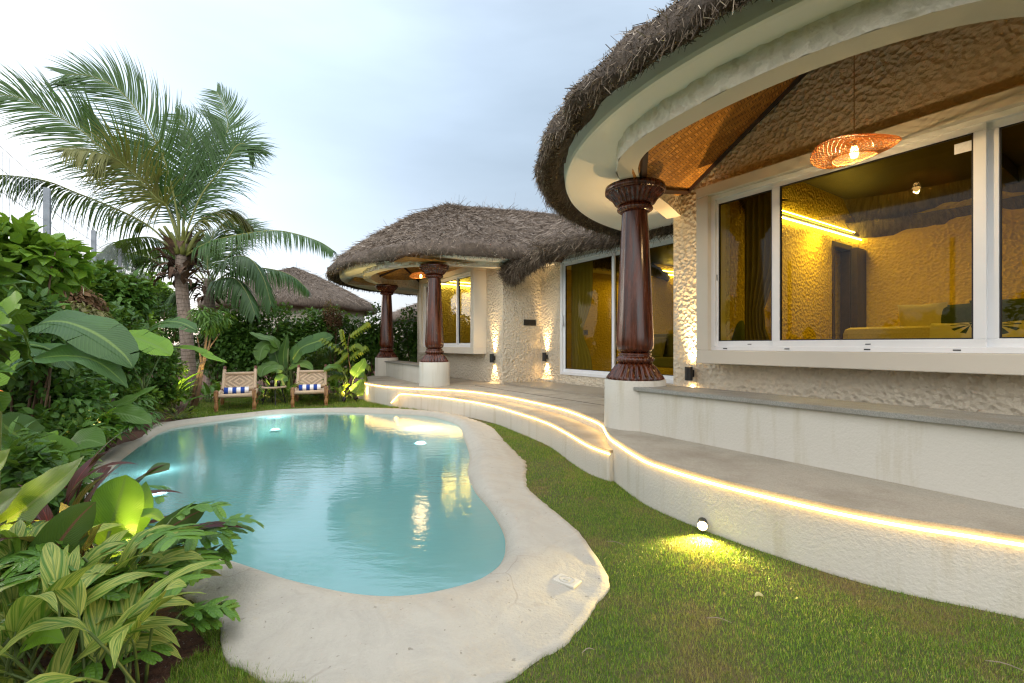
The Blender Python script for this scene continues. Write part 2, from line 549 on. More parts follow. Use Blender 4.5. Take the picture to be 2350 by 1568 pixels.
def radial(poly, cx, n=720):
    P = np.array(poly) - cx
    th = np.linspace(-math.pi, math.pi, n, endpoint=False)
    d = np.stack([np.cos(th), np.sin(th)], 1)
    A, B = P, np.roll(P, -1, 0)
    E = B - A
    r = np.zeros(n)
    for i in range(n):
        den = d[i, 0] * E[:, 1] - d[i, 1] * E[:, 0]
        den = np.where(abs(den) < 1e-12, 1e-12, den)
        tt = (A[:, 0] * E[:, 1] - A[:, 1] * E[:, 0]) / den
        uu = (A[:, 0] * d[i, 1] - A[:, 1] * d[i, 0]) / den
        ok = (tt > 0) & (uu >= 0) & (uu <= 1)
        r[i] = tt[ok].max() if ok.any() else 1.0
    return th, r
TH, R_IN = radial(pool_in, PC)
_, R_OUT = radial(pool_out, PC)
R_OUT = np.maximum(R_OUT, R_IN + .16)
def smooth_c(a, k):
    w = np.ones(2 * k + 1) / (2 * k + 1)
    return np.convolve(np.r_[a[-k:], a, a[:k]], w, 'valid')
R_OUTS = smooth_c(R_OUT, 2)
def r_at(arr, x, y):
    a = np.arctan2(y - PC[1], x - PC[0])
    return np.interp(a, np.r_[TH, math.pi], np.r_[arr, arr[0]])
def in_poly(poly, X, Y):
    P = np.array(poly); x0, y0 = P[:, 0], P[:, 1]; x1, y1 = np.roll(x0, -1), np.roll(y0, -1)
    c = np.zeros(X.shape, bool)
    for a, b, p, q in zip(x0, y0, x1, y1):
        if b == q: continue
        m = ((b > Y) != (q > Y)) & (X < (p - a) * (Y - b) / (q - b) + a)
        c ^= m
    return c
def sstep(x, a, b):
    u = np.clip((x - a) / (b - a), 0, 1); return u * u * (3 - 2 * u)

# ================================================================ terrace outline
TZ = .39
STEP_Z = .285
_led_px = [(833,877),(851,881),(889,885.8),(930,889),(968,891),(1029,893.2),(1087.5,897.5),(1156,907),(1224,920.6),(1292,936.5),(1361,961.6),(1386,976)]
led_up = [gst(x, y, TZ - .015) for x, y in _led_px]
_near_px = [(1393,991),(1402,1003),(1419,1015),(1455,1038),(1497,1059),(1595,1090),(1692.5,1116),(1814,1144.6),(1936,1171),(2082.7,1198),(2229,1220),(2350,1239)]
led_near = [gst(x, y, TZ - .015) for x, y in _near_px]
edge_up = spline(led_up, 60)
edge_near = spline(led_near + [(.05, 2.86), (-.4, 3.2), (-.8, 3.7)], 60)
terr_edge = [(11.9, 4.6), (11.7, 3.9), (11.3, 3.45), (10.8, 3.05), (10.2, 2.72), (9.75, 2.58)] + edge_up + edge_near   # outline in (s, t)
terr_poly = terr_edge + [(-1.6, 4.4), (-1.6, 10.2), (12.6, 10.2), (12.6, 4.6)]
_step_px = [(915,903.5),(927,902.2),(964.5,905),(1036,912.8),(1121.7,926.8),(1190,946),(1253.6,967),(1302,991),(1351,1019),(1400,1037)]
step_edge = spline([gst(x, y, STEP_Z - .012) for x, y in _step_px], 50) + [(2.66, 2.92), (2.6, 3.1)]
terr_xy = [st(*p)[:2] for p in terr_poly]
step_xy = [st(*p)[:2] for p in step_edge]

def ground_z(X, Y):
    z = .055 * sstep(X, -.2, 1.0) * (1 - sstep(Y, 2.9, 4.6)) + .012 * np.sin(X * 2.3 + Y) * np.sin(Y * 1.7)
    return z + .02 * (1 - sstep(Y, 1.2, 2.2))
# planted bed: everything left of and behind the pool
bed_poly = [gnd(*p)[:2] for p in [(365,1660),(395,1540),(455,1506),(490,1500)]] + \
           [tuple(PC + (r + .0) * np.array([math.cos(a), math.sin(a)])) for a, r in zip(TH, R_OUT - .1) if a < -1.9][::-1] + \
           [tuple(PC + r * np.array([math.cos(a), math.sin(a)])) for a, r in zip(TH, R_OUT - .1) if a > 2.35][::-1] + \
           [gnd(*p)[:2] for p in [(392,962),(420,948),(436,925),(470,917),(600,910),(760,906),(835,906)]] + \
           [st(11.0, 2.9)[:2], st(12, 3.6)[:2], st(12, 12)[:2], st(19, 12)[:2], (-30, 30), (-30, .2), (-1.6, .2)]

# ================================================================ ground
def make_ground():
    def axis(lo, hi, f0, f1, step):
        a = list(np.arange(f0, f1, step))
        s, x = step, f1
        while x < hi: a.append(x); s *= 1.35; x += s
        s, x = step, f0 - step
        b = []
        while x > lo: b.append(x); s *= 1.35; x -= s
        return np.array(sorted(b) + a)
    xs = axis(-900, 900, -6.5, 2.6, .075); ys = axis(-900, 1500, .3, 10.5, .075)
    X, Y = np.meshgrid(xs, ys)
    Z = ground_z(X, Y)
    d = np.hypot(X - PC[0], Y - PC[1]); rm = r_at(.55 * R_IN + .45 * R_OUT, X, Y)
    Z = np.where(d < rm, -1.9, Z)
    n, m = X.shape
    V = np.stack([X.ravel(), Y.ravel(), Z.ravel()], 1)
    idx = np.arange(n * m).reshape(n, m)
    F = np.stack([idx[:-1, :-1], idx[:-1, 1:], idx[1:, 1:], idx[1:, :-1]], -1).reshape(-1, 4)
    k = NT('lawn_soil'); co = k.coord('Object')
    a = k.noise(co, 2.2, 6, .65); b = k.noise(co, 30, 4, .6)
    c = k.mixc(k.ramp(a, .38, .62), (.050, .075, .012), (.115, .080, .035))
    c = k.mixc(k.ramp(b, .3, .7, 0, .6), c, (.035, .050, .010))
    lawn = k.done(k.pbr(c, .95, k.bump(b, .8, .02)))
    k = NT('red_bed_soil'); co = k.coord('Object')
    a = k.noise(co, 40, 6, .7)
    c = k.mixc(k.ramp(a, .35, .65), (.055, .022, .012), (.15, .062, .034))
    c = k.mixc(k.ramp(k.noise(co, 90, 2), .66, .72), c, (.30, .24, .20))
    soil = k.done(k.pbr(c, .95, k.bump(a, 1.0, .03)))
    ob = np_mesh('ground', V, F, lawn, smooth=True)
    ob.data.materials.append(soil)
    cx = V[F].mean(1)
    bed = in_poly(bed_poly, cx[:, 0], cx[:, 1])
    far = (np.abs(cx[:, 0]) > 20) | (cx[:, 1] > 20) | (cx[:, 1] < -2)
    ob.data.polygons.foreach_set('material_index', (bed & ~far).astype(np.int32))
    tag(ob, 'lawn and red soil garden ground around the pool', kind='structure')
make_ground()

# ================================================================ pool
pool = thing('swimming_pool', (float(PC[0]), float(PC[1]), 0), 'kidney shaped plunge pool with a broad cream plaster rim, sunk into the lawn', 'pool')
def make_pool():
    n = len(TH)
    def floor_depth(x, y):
        return -(.42 + .95 * sstep(y, 2.4, 5.6))
    rows = []
    # from the middle of the floor out over the rim
    fr = [0.02, .25, .5, .7, .82, .9, .95, .985]
    for q in fr:
        row = []
        for a, r in zip(TH, R_IN):
            x, y = PC[0] + q * r * math.cos(a), PC[1] + q * r * math.sin(a)
            dd = floor_depth(x, y)
            edge = (1 - q) * r
            z = dd * min(1.0, float(sstep(edge, -.02, .55)) * .93 + .07)
            row.append((x, y, z))
        rows.append(row)
    for u in [-.0, .04, .10, .18, .28, .40, .55, .70, .84, .93, 1.0, 1.03]:
        row = []
        for a, r, ro in zip(TH, R_IN, R_OUTS):
            w = ro - r
            jag = .022 * (mnoise.noise(Vector((a * 22, 3.1, 0))) + .6 * mnoise.noise(Vector((a * 60, 9, 0)))) * max(0, (u - .7) / .3)
            q = r + u * w + jag
            x, y = PC[0] + q * math.cos(a), PC[1] + q * math.sin(a)
            crest = min(.062, .13 * w + .025)
            up = min(1, u * w / min(.16, .6 * w))
            z = -.018 + crest * (1 - (1 - up) ** 2.2) + .018 * up
            z -= (crest * .35 + .03) * float(sstep(np.array(u), .62, 1.0))
            z += .006 * mnoise.noise(Vector((x * 2.2, y * 2.2, 1)))
            if u > 0:
                gz = float(ground_z(np.array(x), np.array(y)))
                f_ = float(sstep(np.array(u), .25, 1.0))
                z = z * (1 - f_) + (gz + .014 + .006 * mnoise.noise(Vector((a * 40, 2, 0)))) * f_
            if u > 1.0: z = -.14
            row.append((x, y, z))
        rows.append(row)
    mb = MB(); mb.grid(rows[::1], close_u=True)
    mb.build('plaster_basin', M['rim'], pool, smooth=True)
    # water body, closed
    mb = MB()
    top, bot = [], []
    cs = [0.0, .3, .6, .85, 1.02]
    rows = []
    for q in cs[1:]:
        rows.append([(PC[0] + q * r * math.cos(a), PC[1] + q * r * math.sin(a), WATER_Z) for a, r in zip(TH, R_IN)])
    mb.grid(rows, close_u=True)
    o = len(mb.v); mb.v.append((PC[0], PC[1], WATER_Z)); mb.uv.append((0, 0))
    for i in range(n): mb.f.append((o, i, (i + 1) % n))
    mb.f = [f if len(f) == 3 else tuple(reversed(f)) for f in mb.f]
    m0_ = len(mb.v) - 1 - n
    ring = list(range(m0_, m0_ + n)) if False else [ (len(cs) - 2) * n + i for i in range(n)]
    nb0 = len(mb.v)
    for i in ring: mb.v.append((mb.v[i][0], mb.v[i][1], -1.7)); mb.uv.append((0, 0))
    for i in range(n):
        a_, b_ = ring[i], ring[(i + 1) % n]
        mb.f.append((a_, nb0 + i, nb0 + (i + 1) % n, b_))
    mb.f.append(tuple(range(nb0 + n - 1, nb0 - 1, -1)))
    k = NT('pool_water'); co = k.coord('Object', (1, 1, 1))
    n1 = k.noise(k.coord('Object', (1.0, 2.4, 1)), 4.5, 4, .6); n2 = k.noise(co, 26, 3)
    nb = k.bump(k.math('ADD', n1, k.math('MULTIPLY', n2, .25)), .12, .02)
    fr_ = k.n('ShaderNodeFresnel', {'IOR': 1.333, 'Normal': nb}).outputs[0]
    f = k.math('MULTIPLY_ADD', fr_, 1.3, .085, clamp=True)
    tr = k.n('ShaderNodeBsdfTransparent', {'Color': (.86, .97, .97, 1)})
    df = k.n('ShaderNodeBsdfDiffuse', {'Color': (.36, .76, .755, 1)})
    tl = k.n('ShaderNodeBsdfTranslucent', {'Color': (.42, .82, .82, 1)})
    df2 = k.n('ShaderNodeMixShader', {0: .35, 1: df.outputs[0], 2: tl.outputs[0]})
    body = k.n('ShaderNodeMixShader', {0: .50, 1: tr.outputs[0], 2: df2.outputs[0]})
    gl = k.n('ShaderNodeBsdfGlossy', {'Color': (1, 1, 1, 1), 'Roughness': .05, 'Normal': nb})
    mx = k.n('ShaderNodeMixShader', {0: f, 1: body.outputs[0], 2: gl.outputs[0]})
    va = k.n('ShaderNodeVolumeAbsorption', {'Color': (.30, .87, .90, 1), 'Density': .8})
    k.link(va.outputs[0], k.out.inputs['Volume'])
    w = mb.build('water', k.done(mx), smooth=False)
    tag(w, 'milky turquoise pool water', kind='structure')
make_pool()
# underwater lights: small lit lenses near the surface of the basin
def pool_light(px, py, label, e=12):
    x, y, _ = gnd(px, py, -.12)
    t_ = thing('pool_light', (x, y, -.20), label, 'pool light', 'underwater lights in the pool')
    mb = MB(); mb.lathe([(.001, -.03), (.075, -.03), (.08, -.005), (.07, .004), (.001, .004)], (x, y, -.20), 24); mb.build('housing', M['upvc'], t_, smooth=False)
    mb = MB(); mb.lathe([(.001, .005), (.062, .006), (.05, .018), (.001, .024)], (x, y, -.20), 24); mb.build('lens', mat_emit('pool_lamp_lens', (.80, .93, 1.0), 9.0), t_)
    l = bpy.data.lights.new('pool_lamp', 'POINT'); l.energy = e; l.color = (.8, .93, 1.0); l.shadow_soft_size = .05
    lo = bpy.data.objects.new('pool_lamp', l); COL.objects.link(lo); lo.parent = t_; lo.location = (0, 0, .08)
pool_light(632, 975, 'white underwater pool light glowing near the far rim in front of the chairs')
pool_light(965, 1004, 'white underwater pool light glowing on the right, below the reflected LED strip')
pool_light(362, 1112, 'white underwater pool light on the left, half hidden by broad leaves', 6)
# cream cover plate let into the plaster
def plate():
    c = gnd(1301, 1315, .078)
    cc = [gnd(*p, .078) for p in [(1285,1295),(1328,1310),(1317,1334.5),(1274,1319)]]
    bpy.context.view_layer.update()
    bas = [o for o in pool.children if o.name.startswith('plaster_basin')][0]
    hit = bas.ray_cast(Vector((c[0] - pool.location[0], c[1] - pool.location[1], 1.0)), Vector((0, 0, -1)))
    dz = (hit[1][2] if hit[0] else .07) - .0725
    ang = math.atan2(cc[1][1] - cc[0][1], cc[1][0] - cc[0][0])
    mb = MB(); mb.box((c[0], c[1], .076 + dz), .115, .075, .014, ang)
    t_ = thing('cover_plate', (c[0], c[1], .08), 'small cream rectangular cover plate set in the pool rim near the lawn', 'cover plate')
    mb.build('plate', mat_simple('cream_plastic', (.50, .475, .41), .5, .04), t_, bevel=.004)
    mb = MB()
    rr = []
    for q, z in ((.031, .0828 + dz), (.031, .0850 + dz), (.027, .0850 + dz), (.027, .0828 + dz)):
        rr.append([(c[0] + q * 1.3 * math.cos(a) * math.cos(ang) - q * math.sin(a) * math.sin(ang), c[1] + q * 1.3 * math.cos(a) * math.sin(ang) + q * math.sin(a) * math.cos(ang), z) for a in np.linspace(0, 2 * math.pi, 24, endpoint=False)])
    mb.grid(rr, close_u=True)
    mb.box((c[0], c[1], .0845 + dz), .03, .02, .004, ang)
    mb.build('lid_ring', mat_simple('cream_ring', (.42, .40, .34), .5, .04), t_)
plate()

# ================================================================ terrace, step, LED strips
def wall_strip(mb, line, z0, z1, flare=0.0):
    """outward vertical face along a (s,t) line, from z0 to z1"""
    L = [np.array(st(*p)[:2]) for p in line]
    rows = [[], []]
    rows = []
    for q in np.linspace(0, 1, 7):
        row = []
        for i, p in enumerate(L):
            d = L[min(i + 1, len(L) - 1)] - L[max(i - 1, 0)]; d /= max(np.linalg.norm(d), 1e-9)
            nn = np.array([-d[1], d[0]])
            w = .012 * mnoise.noise(Vector((p[0] * 1.7, p[1] * 1.7, q * 1.2)))
            pp = p + nn * (flare * (q - 1) - w * (1 if 0 < q < 1 else 0))
            row.append((pp[0], pp[1], z0 + (z1 - z0) * q))
        rows.append(row)
    mb.grid(rows)
terrace = thing('terrace', (*st(6, 4.4)[:2], 0), 'raised stone paved terrace with curved cream plaster sides in front of the villa', None)
terrace['kind'] = 'structure'
def make_terrace():
    mb = MB(); mb.prism(terr_xy, TZ - .028, TZ)
    mb.build('paving', M['stone'], terrace)
    ins = []
    L = [np.array(st(*p)[:2]) for p in terr_edge]
    mb = MB(); wall_strip(mb, terr_edge, -.1, TZ - .029, 0.0)
    mb.build('plaster_side', M['wallstain'], terrace, smooth=True)
    # curved step
    sp = [step_edge[0]] + step_edge
    back = [(2.75, 3.3), (4.5, 4.1), (6.5, 4.1), (7.6, 3.6), (8.5, 3.2)]
    poly = [st(*p)[:2] for p in step_edge + back]
    mb = MB(); mb.prism(poly, STEP_Z - .022, STEP_Z)
    stp = mb.build('step', M['stone'], terrace)
    g0 = gst(892.7, 931, .01)
    mb = MB(); wall_strip(mb, step_edge, -.1, STEP_Z - .023)
    # blunt left end running down to the lawn
    mb.build('step_riser', M['wallstain'], stp, smooth=True)
    # paving joints: thin recessed dark lines across the terrace
    mb = MB()
    for s in np.arange(3.56, 9.2, .92):
        a = st(s, 3.55 if s > 3.2 else 2.75, TZ + .003); b = st(s, 5.6, TZ + .003)
        a2 = st(s + .007, 3.55 if s > 3.2 else 2.75, TZ + .003); b2 = st(s + .007, 5.6, TZ + .003)
        mb.add([a, a2, b2, b], [(0, 1, 2, 3)])
    mb.sbox(-.2, 7.4, 4.1, 4.107, TZ + .001, TZ + .0042)
    mb.build('paving_joint', mat_simple('joint_grout', (.07, .06, .05), .9), terrace)
make_terrace()
def led(name, line, r, label):
    pts = [Vector(p) for p in line]
    mb = MB(); mb.tube(pts, r, 6)
    o = mb.build(name, M['led'], None)
    tag(o, label, 'led strip', 'warm LED strips')
def offs(line, d, z):
    L = [np.array(st(*p)[:2]) for p in line]; out = []
    for i, p in enumerate(L):
        v = L[min(i + 1, len(L) - 1)] - L[max(i - 1, 0)]; v /= max(np.linalg.norm(v), 1e-9)
        out.append((p[0] + v[1] * d, p[1] - v[0] * d, z))
    return out
led('led_strip', offs(edge_up[1:] + edge_near[:-6], .008, TZ - .034), .007, 'long glowing warm LED strip along the upper edge of the terrace')
_g = [gnd(892.7, 931, .01), gnd(903, 917, .14), ]
_sl = offs(step_edge[:-2], .008, STEP_Z - .030)
led('led_strip', [gnd(892.7, 930, .01)] + [tuple(np.array(gnd(892.7, 930, .01)) * .5 + np.array(_sl[0]) * .5)] + _sl, .007, 'shorter glowing LED strip along the low step, its left end bent down')

# ================================================================ the villa
villa = thing('thatched_villa', (*st(5.6, 6.5)[:2], 0), 'cream plastered villa with round thatched pavilions and carved wooden columns beside the pool', 'villa')
C1 = (1.6, 5.3)
TM, TD, TF = 4.5, 5.65, 4.72             # wall planes: near pavilion, door recess, far pavilion
_far_out = [(7.05,4.75),(7.25,4.1),(7.6,3.45),(8.2,3.0),(9.07,2.72),(9.8,2.53),(10.87,2.5),(11.9,2.8),(12.7,3.33),(13.35,4.2),(13.6,5.3),(13.6,7),(13.3,9),(12.2,10.6),(10.3,11.2),(8.4,10.6),(7.3,9),(7.0,7),(6.95,5.6)]
C2 = (10.3, 7.0)
_fp = np.array(spline(_far_out, 300, True)) - np.array(C2)
_fa = np.arctan2(_fp[:, 1], _fp[:, 0]); _fr = np.hypot(_fp[:, 0], _fp[:, 1]); _o = np.argsort(_fa)
def r_far(a):
    a = (a + math.pi) % (2 * math.pi) - math.pi
    return float(np.interp(a, np.r_[_fa[_o] - 2 * math.pi, _fa[_o], _fa[_o] + 2 * math.pi], np.r_[_fr[_o], _fr[_o], _fr[_o]]))
def r_near(a): return 3.01
RIDGE_Z = (4.62, 4.95)
def roof(name, cen, rf, ridge, zb, n, seed, straw_n, edge_n, hang_n, edge_mat, slope_lo=0.0):
    """thatched cap: blunt round edge, slope up to a ridge line (two (s,t) points)"""
    r0, r1 = np.array(ridge[0]), np.array(ridge[1])
    prof = [(-.10, .06), (.02, .0), (.12, -.06), (.22, -.13), (.265, -.09), (.27, -.02), (.24, .06), (.17, .13), (.06, .20)]
    zt = zb + .20
    slopes = [.08, .18, .3, .42, .55, .68, .8, .9, .97, 1.0]
    rows = []
    th = np.linspace(0, 2 * math.pi, n, endpoint=False)
    def top(a, q):
        r = rf(a) + .06
        e = np.array([cen[0] + r * math.cos(a), cen[1] + r * math.sin(a)])
        ab = r1 - r0; L2 = max(ab @ ab, 1e-9)
        k = min(1, max(0, (e - r0) @ ab / L2)); rp = r0 + ab * k
        p = e + (rp - e) * q
        z = zt + (RIDGE_Z[0] + (RIDGE_Z[1] - RIDGE_Z[0]) * k - zt) * (q * .52 + .48 * (1 - (1 - q) ** 2))
        return p, z
    for d, dz in prof:
        row = []
        for a in th:
            w = .05 * mnoise.noise(Vector((a * 9, seed, dz * 5))) + .04 * mnoise.noise(Vector((a * 24, seed, dz * 9)))
            r = rf(a) + d + w
            row.append(st(cen[0] + r * math.cos(a), cen[1] + r * math.sin(a), zb + dz + w * .5))
        rows.append(row)
    for q in slopes:
        row = []
        for a in th:
            p, z = top(a, q)
            w = .05 * mnoise.noise(Vector((p[0] * 1.8, p[1] * 1.8, seed))) + .025 * mnoise.noise(Vector((p[0] * 6, p[1] * 6, seed)))
            row.append(st(p[0], p[1], z + w))
        rows.append(row)
    m = len(rows)
    per = 19.0
    uvs = [(j / n * per, (i / m) * 4.0) for i in range(m) for j in range(n)]
    mb = MB(); mb.grid(rows, close_u=True, uvs=uvs)
    o = mb.build(name, M['thatch'], villa, smooth=True)
    A = np.array(rows)                                   # (m, n, 3)
    def samp(lo, hi, cnt, amask=None):
        i = rng.uniform(lo, hi, cnt); j = rng.uniform(0, n, cnt)
        if amask is not None:
            aa = amask[0] + (amask[1] - amask[0]) * rng.random(cnt); j = (aa / (2 * math.pi) * n) % n
        i0 = np.clip(i.astype(int), 0, m - 2); fi = (i - i0)[:, None]
        j0 = j.astype(int) % n; j1 = (j0 + 1) % n; fj = (j - np.floor(j))[:, None]
        P = (A[i0, j0] * (1 - fi) + A[i0 + 1, j0] * fi) * (1 - fj) + (A[i0, j1] * (1 - fi) + A[i0 + 1, j1] * fi) * fj
        dn = nrm(A[i0, j0] - A[i0 + 1, j0])
        tg = nrm(A[i0, j1] - A[i0, j0])
        nn = nrm(np.cross(dn, tg))
        c3 = np.array([*st(*cen)[:2], 2.0])
        sgn = np.sign(((P - c3) * nn).sum(1))[:, None]
        return P, dn, tg, nn * sgn
    return o, samp, len(prof), m
def make_roof(name, label, cen, rf, ridge, zb, n, seed, arc, n_slope, n_edge, n_hang, wd):
    o, samp, np_, m = roof(name, cen, rf, ridge, zb, n, seed, 0, 0, 0, None)
    o['label'] = label
    P, dn, tg, nn = samp(np_ - 1, m - 1.2, n_slope, arc)
    D = nrm(dn + .45 * rng.normal(size=P.shape) * .6 + tg * rng.normal(size=(len(P), 1)) * .45 + nn * rng.uniform(-.02, .22, (len(P), 1)))
    straws('straw', P + nn * .005, D, rng.uniform(.07, .24, len(P)), rng.uniform(.6, 1.4, len(P)) * wd, M['straw'], o)['kind'] = 'stuff'
    P, dn, tg, nn = samp(2.2, np_ + .3, n_edge, arc)
    D = nrm(nn * rng.uniform(.15, 1.0, (len(P), 1)) + dn * rng.uniform(-.2, 1.0, (len(P), 1)) + rng.normal(size=P.shape) * .6)
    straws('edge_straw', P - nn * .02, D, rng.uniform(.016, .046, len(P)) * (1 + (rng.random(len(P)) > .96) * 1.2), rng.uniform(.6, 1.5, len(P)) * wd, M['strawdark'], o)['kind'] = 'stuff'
    P, dn, tg, nn = samp(1.2, 4.2, n_hang, arc)
    down = np.tile(np.array([[0, 0, -1.0]]), (len(P), 1))
    D = nrm(down * rng.uniform(.4, 1, (len(P), 1)) + nn * .4 + tg * rng.normal(size=(len(P), 1)) * .5)
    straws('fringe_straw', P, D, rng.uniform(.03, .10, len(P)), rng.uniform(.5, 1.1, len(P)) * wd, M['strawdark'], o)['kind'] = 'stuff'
    P, dn, tg, nn = samp(3.2, np_ + 1.0, int(n_edge * .04), arc)
    D = nrm(tg * rng.choice([-1.0, 1.0], (len(P), 1)) * rng.uniform(.1, 1, (len(P), 1)) + dn * rng.uniform(.2, 1, (len(P), 1)) + nn * rng.uniform(.0, .35, (len(P), 1)))
    straws('loose_straw', P + nn * .012, D, rng.uniform(.025, .075, len(P)), rng.uniform(.6, 1.1, len(P)) * wd * .8, M['strawlight'], o)['kind'] = 'stuff'
    return o
def stang(cen, s, t): return math.atan2(t - cen[1], s - cen[0])
near_roof = make_roof('thatch_roof', 'thick dark thatched roof of the near pavilion overhead', C1, r_near, ((1.6, 5.3), (1.6, 6.0)), 2.90, 240, 3.0, (-2.4, .3), 5000, 46000, 3500, .0062)
far_roof = make_roof('thatch_roof', 'grey brown thatched roof of the far pavilion with a long ridge', C2, r_far, ((10.5, 5.1), (10.3, 9.2)), 2.85, 300, 8.0, (-3.4, .6), 42000, 15000, 2400, .011)
# ridge pole on the far roof, loose sticks
def ridge_pole():
    mb = MB()
    mb.tube([st(10.52, 5.0, 4.66), st(10.43, 6.4, 4.78), st(10.33, 8.0, 4.90), st(10.3, 9.4, 4.98)], [.035, .04, .035, .03], 8)
    mb.tube([st(10.62, 5.3, 4.62), st(10.5, 6.4, 4.72)], .025, 7)
    mb.tube([st(10.5, 5.0, 4.66), st(11.1, 4.2, 4.56)], [.012, .004], 5)
    mb.tube([st(10.5, 5.3, 4.7), st(10.45, 5.55, 4.95)], [.008, .003], 5)
    mb.build('ridge_pole', mat_simple('grey_pole', (.20, .19, .185), .8, .3, 10), far_roof, smooth=True)
    P = []
    for k in range(1500):
        t_ = random.uniform(4.9, 9.3); P.append(st(10.5 - .2 * (t_ - 5.0) / 4.2 + random.gauss(0, .05), t_, 4.60 + .33 * (t_ - 5.0) / 4.2))
    P = np.array(P); D = nrm(np.stack([rng.normal(size=len(P)) * .9 * U[0], rng.normal(size=len(P)) * .9, rng.uniform(-.7, .25, len(P))], 1))
    straws('ridge_straw', P, D, rng.uniform(.15, .55, len(P)), rng.uniform(.005, .012, len(P)), M['straw'], far_roof)['kind'] = 'stuff'
ridge_pole()
# lean-to roof over the door recess
def recess_roof():
    n, prof = 60, []
    rows = []
    ev = [(10.4, 8.2, 4.2), (9.4, 7.1, 3.6), (8.4, 6.0, 3.05), (7.7, 5.2, 2.66), (7.3, 4.74, 2.45), (7.05, 4.72, 2.44), (6.75, 4.90, 2.62), (6.2, 5.02, 2.72), (5.4, 5.25, 2.74), (4.6, 5.3, 2.74), (3.6, 5.3, 2.76), (2.6, 5.3, 2.78)]
    E = spline(ev, n)
    steps = [(.30, .05), (.08, -.02), (-.03, .0), (-.10, .06), (-.11, .16), (-.06, .26), (.06, .36)]
    for d, dz in steps:
        row = []
        for i, (s, t, z) in enumerate(E):
            w = .05 * mnoise.noise(Vector((s * 4, 2.2, dz * 5))) + .03 * mnoise.noise(Vector((s * 13, 7.2, dz * 9)))
            row.append(st(s, t + d - w, z + dz + w))
        rows.append(row)
    for q in (.1, .22, .36, .5, .65, .8, .92, 1.0):
        row = []
        for i, (s, t, z) in enumerate(E):
            tt = t + .06 + (8.6 - t) * q; zz = z + .36 + (4.85 - z - .36) * (q * .45 + .55 * (1 - (1 - q) ** 2))
            zz += .05 * mnoise.noise(Vector((s * 1.8, tt * 1.8, 4))) + .02 * mnoise.noise(Vector((s * 6, tt * 6, 4)))
            row.append(st(s, tt, zz))
        rows.append(row)
    m = len(rows)
    mb = MB(); mb.grid(rows, uvs=[(j / n * 6, i / m * 4) for i in range(m) for j in range(n)])
    o = mb.build('thatch_roof', M['thatch'], villa, smooth=True); o['label'] = 'lower thatched roof above the sliding door, meeting the far roof in a drooping valley'
    A = np.array(rows)
    def samp(lo, hi, cnt, jl=0, jh=n - 1):
        i = rng.uniform(lo, hi, cnt); j = rng.uniform(jl, jh, cnt)
        i0 = np.clip(i.astype(int), 0, m - 2); fi = (i - i0)[:, None]; j0 = np.clip(j.astype(int), 0, n - 2); fj = (j - j0)[:, None]
        P = (A[i0, j0] * (1 - fi) + A[i0 + 1, j0] * fi) * (1 - fj) + (A[i0, j0 + 1] * (1 - fi) + A[i0 + 1, j0 + 1] * fi) * fj
        dn = nrm(A[i0, j0] - A[i0 + 1, j0]); tg = nrm(A[i0, j0 + 1] - A[i0, j0]); nn = nrm(np.cross(dn, tg))
        nn *= np.where(nn[:, 2:] < 0, -1, 1); return P, dn, tg, nn
    P, dn, tg, nn = samp(6, m - 1.1, 12000)
    D = nrm(dn + tg * rng.normal(size=(len(P), 1)) * .5 + nn * rng.uniform(-.02, .22, (len(P), 1)))
    straws('straw', P, D, rng.uniform(.07, .24, len(P)), rng.uniform(.005, .012, len(P)), M['straw'], o)['kind'] = 'stuff'
    P, dn, tg, nn = samp(.5, 6.5, 9000)
    out = np.tile(-np.array([W[0], W[1], .9]), (len(P), 1))
    D = nrm(out * rng.uniform(.3, 1, (len(P), 1)) + rng.normal(size=P.shape) * .45)
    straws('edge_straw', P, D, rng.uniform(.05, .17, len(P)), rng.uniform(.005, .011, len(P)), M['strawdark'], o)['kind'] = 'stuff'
    # long straw hanging at the valley
    P, dn, tg, nn = samp(.5, 3.5, 2000, 24, 36)
    D = nrm(np.array([[0, 0, -1.0]]) + rng.normal(size=P.shape) * .35)
    straws('fringe_straw', P, D, rng.uniform(.06, .20, len(P)), rng.uniform(.005, .010, len(P)), M['strawdark'], o)['kind'] = 'stuff'
recess_roof()

# eave slabs (fascia and soffit) -------------------------------------------------
def eave_slab(cen, rf, inner, zlo, zhi, a0, a1, n, label):
    rows = []
    for a in np.linspace(a0, a1, n):
        r, ri = rf(a), inner(a)
        ring = [(ri, zlo), (r - .035, zlo), (r - .01, zlo + .006), (r, zlo + .03), (r + .012, zhi), (ri, zhi)]
        rows.append([st(cen[0] + q * math.cos(a), cen[1] + q * math.sin(a), z) for q, z in ring])
    mb = MB(); mb.grid(rows, close_u=True)
    mb.build('eave_slab', M['fascia'], villa, smooth=False)['label'] = label
def path_radius(path, cen, fallback):
    L = np.array(spline(path, 120)) - np.array(cen)
    A, B = L[:-1], L[1:]; E = B - A
    def f(a):
        d = np.array([math.cos(a), math.sin(a)])
        den = d[0] * E[:, 1] - d[1] * E[:, 0]; den = np.where(abs(den) < 1e-12, 1e-12, den)
        tt = (A[:, 0] * E[:, 1] - A[:, 1] * E[:, 0]) / den; uu = (A[:, 0] * d[1] - A[:, 1] * d[0]) / den
        ok = (tt > 0) & (uu >= 0) & (uu <= 1)
        return float(tt[ok].max()) if ok.any() else fallback
    return f
def _old(a):
    s, t = 1.6 + 2.66 * math.cos(a), 5.3 + 2.66 * math.sin(a)
    g = min(1, max(0, (s - 2.35) / .5)); g2 = min(1, max(0, (.75 - s) / .5))
    return 2.66 - 1.1 * max(g, g2) * (1 if t > 2.9 else 0.6)
